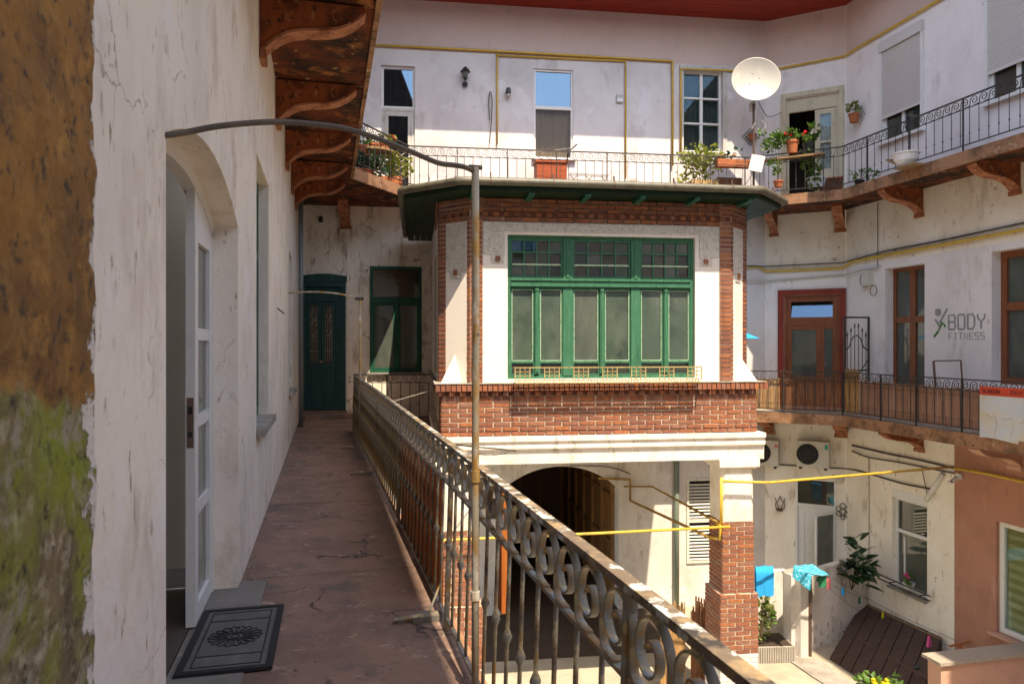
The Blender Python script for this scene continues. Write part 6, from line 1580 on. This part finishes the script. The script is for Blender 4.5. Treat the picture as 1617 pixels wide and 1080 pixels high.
# wooden cellar hatch
TL, TR = R.w(.55,-.02,-4.03), R.w(2.72,-.02,-3.97)
BLc = Vector((6.15, 14.1, GZ)); BRc = BLc+(TR-TL)-Vector((0,0,.06))
ht = thing('cellar_hatch', 'dark brown sloping plank cellar hatch against the wall', 'hatch', tuple(BLc))
up_ = Vector((0,0,.05)); n = 7
for i in range(n):
    a, b = i/n+.004, (i+1)/n-.006
    q = [BLc.lerp(BRc, a), BLc.lerp(BRc, b), TL.lerp(TR, b), TL.lerp(TR, a)]; dz = Vector((0,0,rnd.uniform(-.006,.006)))
    q = [p-BLc+dz for p in q]
    MB().add([p for p in q]+[p+up_ for p in q], [(3,2,1,0),(4,5,6,7),(0,1,5,4),(1,2,6,5),(2,3,7,6),(3,0,4,7)]).build('plank', hatch_m, ht)
for t_ in (.42, .97):
    a = BLc.lerp(TL, t_)-BLc+up_; b = BRc.lerp(TR, t_)-BLc+up_
    MB().tube([a-(b-a)*.01, b], .017, 6).build('batten', wood_plank if t_ > .9 else dark_metal, ht)
sd_ = [BRc-BLc-Vector((0,0,.0)), TR-BLc, Vector((TR.x, TR.y, GZ))-BLc]
MB().add([p for p in sd_]+[p+Vector((-.05,.03,0)) for p in sd_], [(0,1,2),(5,4,3),(0,3,4,1),(1,4,5,2),(2,5,3,0)]).build('side_panel', hatch_m, ht)
MB().tube([(0,0,0),(.06,-.03,.05)], .05, 6).build('handle', black_m, ht, loc=tuple(at(1445,1054,12.7)-BLc))
g2_ = MB().extr([(5.2,14.5),(5.95,13.95),(6.25,12.0),(6.0,11.8),(5.5,13.3)], GZ+.004, GZ+.03, 'z').build('kerb_strip', conc_m); g2_['kind'] = 'structure'
# window box flower and bars on the courtyard window
x, z = R.hit(1431, 928, -.12); o = plant('white bowl of pink flowers on the courtyard window ledge', R.w(x, -.06, z-.02), rot=R.a); pot(o, .11, .12, white_plastic); foliage(o, (0,0,.17), .12,.1,.07, 40, .08, leaf_m, 41); flowers(o, [(-.04,-.05,.26),(.0,-.05,.3),(.05,-.05,.25)], .05, petal_pink, 9)
x0, x1 = R.X(1389,-.12), R.X(1472,-.12); zc = R.Z(1430,923,-.12)
o = thing('window_bars', 'two dark iron bars holding the flower bowl at the courtyard window', 'bars', tuple(R.w((x0+x1)/2, 0, zc)), R.a)
for z in (0, -.09): MB().tube([(-(x1-x0)/2,-.16,z),((x1-x0)/2,-.16,z)], .014, 6).build('bar', iron_dark, o)
MB().tube([(-.4,0,-.09),(-.4,-.16,-.09)], .012, 5).build('arm', iron_dark, o); MB().tube([(.4,0,-.09),(.4,-.16,-.09)], .012, 5).build('arm', iron_dark, o)

# salmon parapet with stone coping
pk_ = R.w(4.83, -2.02, 0); o = thing('parapet_wall', 'salmon parapet wall with speckled stone coping in the lower right corner', 'wall', (pk_.x, pk_.y, GZ), R.a+PI/2)
hh = -3.33-GZ
MB().box(0, .26, -2.0, .0, 0, hh).box(-.0, .26, -2.0, 0, 0, .1).build('body', pink_pale, o)
MB().box(-.06, .32, -2.02, .06, hh, hh+.05).build('coping', granite_m, o)
o.rotation_euler = (0, 0, R.a+PI)
# slatted screen by the column and yellow flowering shrub
c_ = at(1112, 925, 14.6); o = thing('slat_screen', 'weathered vertical slat screen behind the brick column', 'slat screen', (c_.x-.18, c_.y, GZ), -.5)
for i in range(8): MB().box(i*.055, i*.055+.032, -.01, .01, 0, 1.05-.05*i*.2).build('slat', wood_brown, o)
for z in (.2, .8): MB().box(0, .42, .011, .03, z, z+.05).build('rail', wood_brown, o)
rs_ = at(1075, 1040, 12.6)
for dx, m, lb, sd2 in ((-.35, reed_straw, 'tall straw reed mat standing under the bay behind the near railing', 7), (.18, reed_brown, 'brown reed mat standing under the bay beside the column', 8)):
    o = thing('reed_mat', lb, 'reed mat', (rs_.x+dx, 12.6, GZ), .25, 'reed mats under the bay'); r2 = random.Random(sd2); mb = MB(); n = 28
    for i in range(n): mb.tube([(i*.017, r2.uniform(-.004,.004), 0), (i*.017, r2.uniform(-.004,.004), 1.55+r2.uniform(-.1,.1))], .0085, 5, cap=False)
    mb.build('reeds', m, o)['kind'] = 'stuff'; MB().tube([(0,-.012,.4),(.47,-.012,.4)], .004, 4).tube([(0,-.012,1.2),(.47,-.012,1.2)], .004, 4).build('binding_wire', dark_metal, o)
ys = at(1388, 1072, 11.0); t = plant('shrub topped with yellow flowers at the bottom edge', (ys.x, ys.y, GZ), 'shrub', 'shrub'); hgt = ys.z-GZ
pot(t, .22, .35); stems(t, (0,0,.3), [(-.1,0,hgt-.1),(.1,0,hgt-.1),(0,.05,hgt)], .015); foliage(t, (0,0,hgt-.35), .28,.25,.35, 220, .12, leaf_m, 51); flowers(t, [(rnd.uniform(-.15,.15), rnd.uniform(-.12,.05), hgt-.08+rnd.uniform(-.1,.08)) for _ in range(26)], .06, petal_yellow, 12)
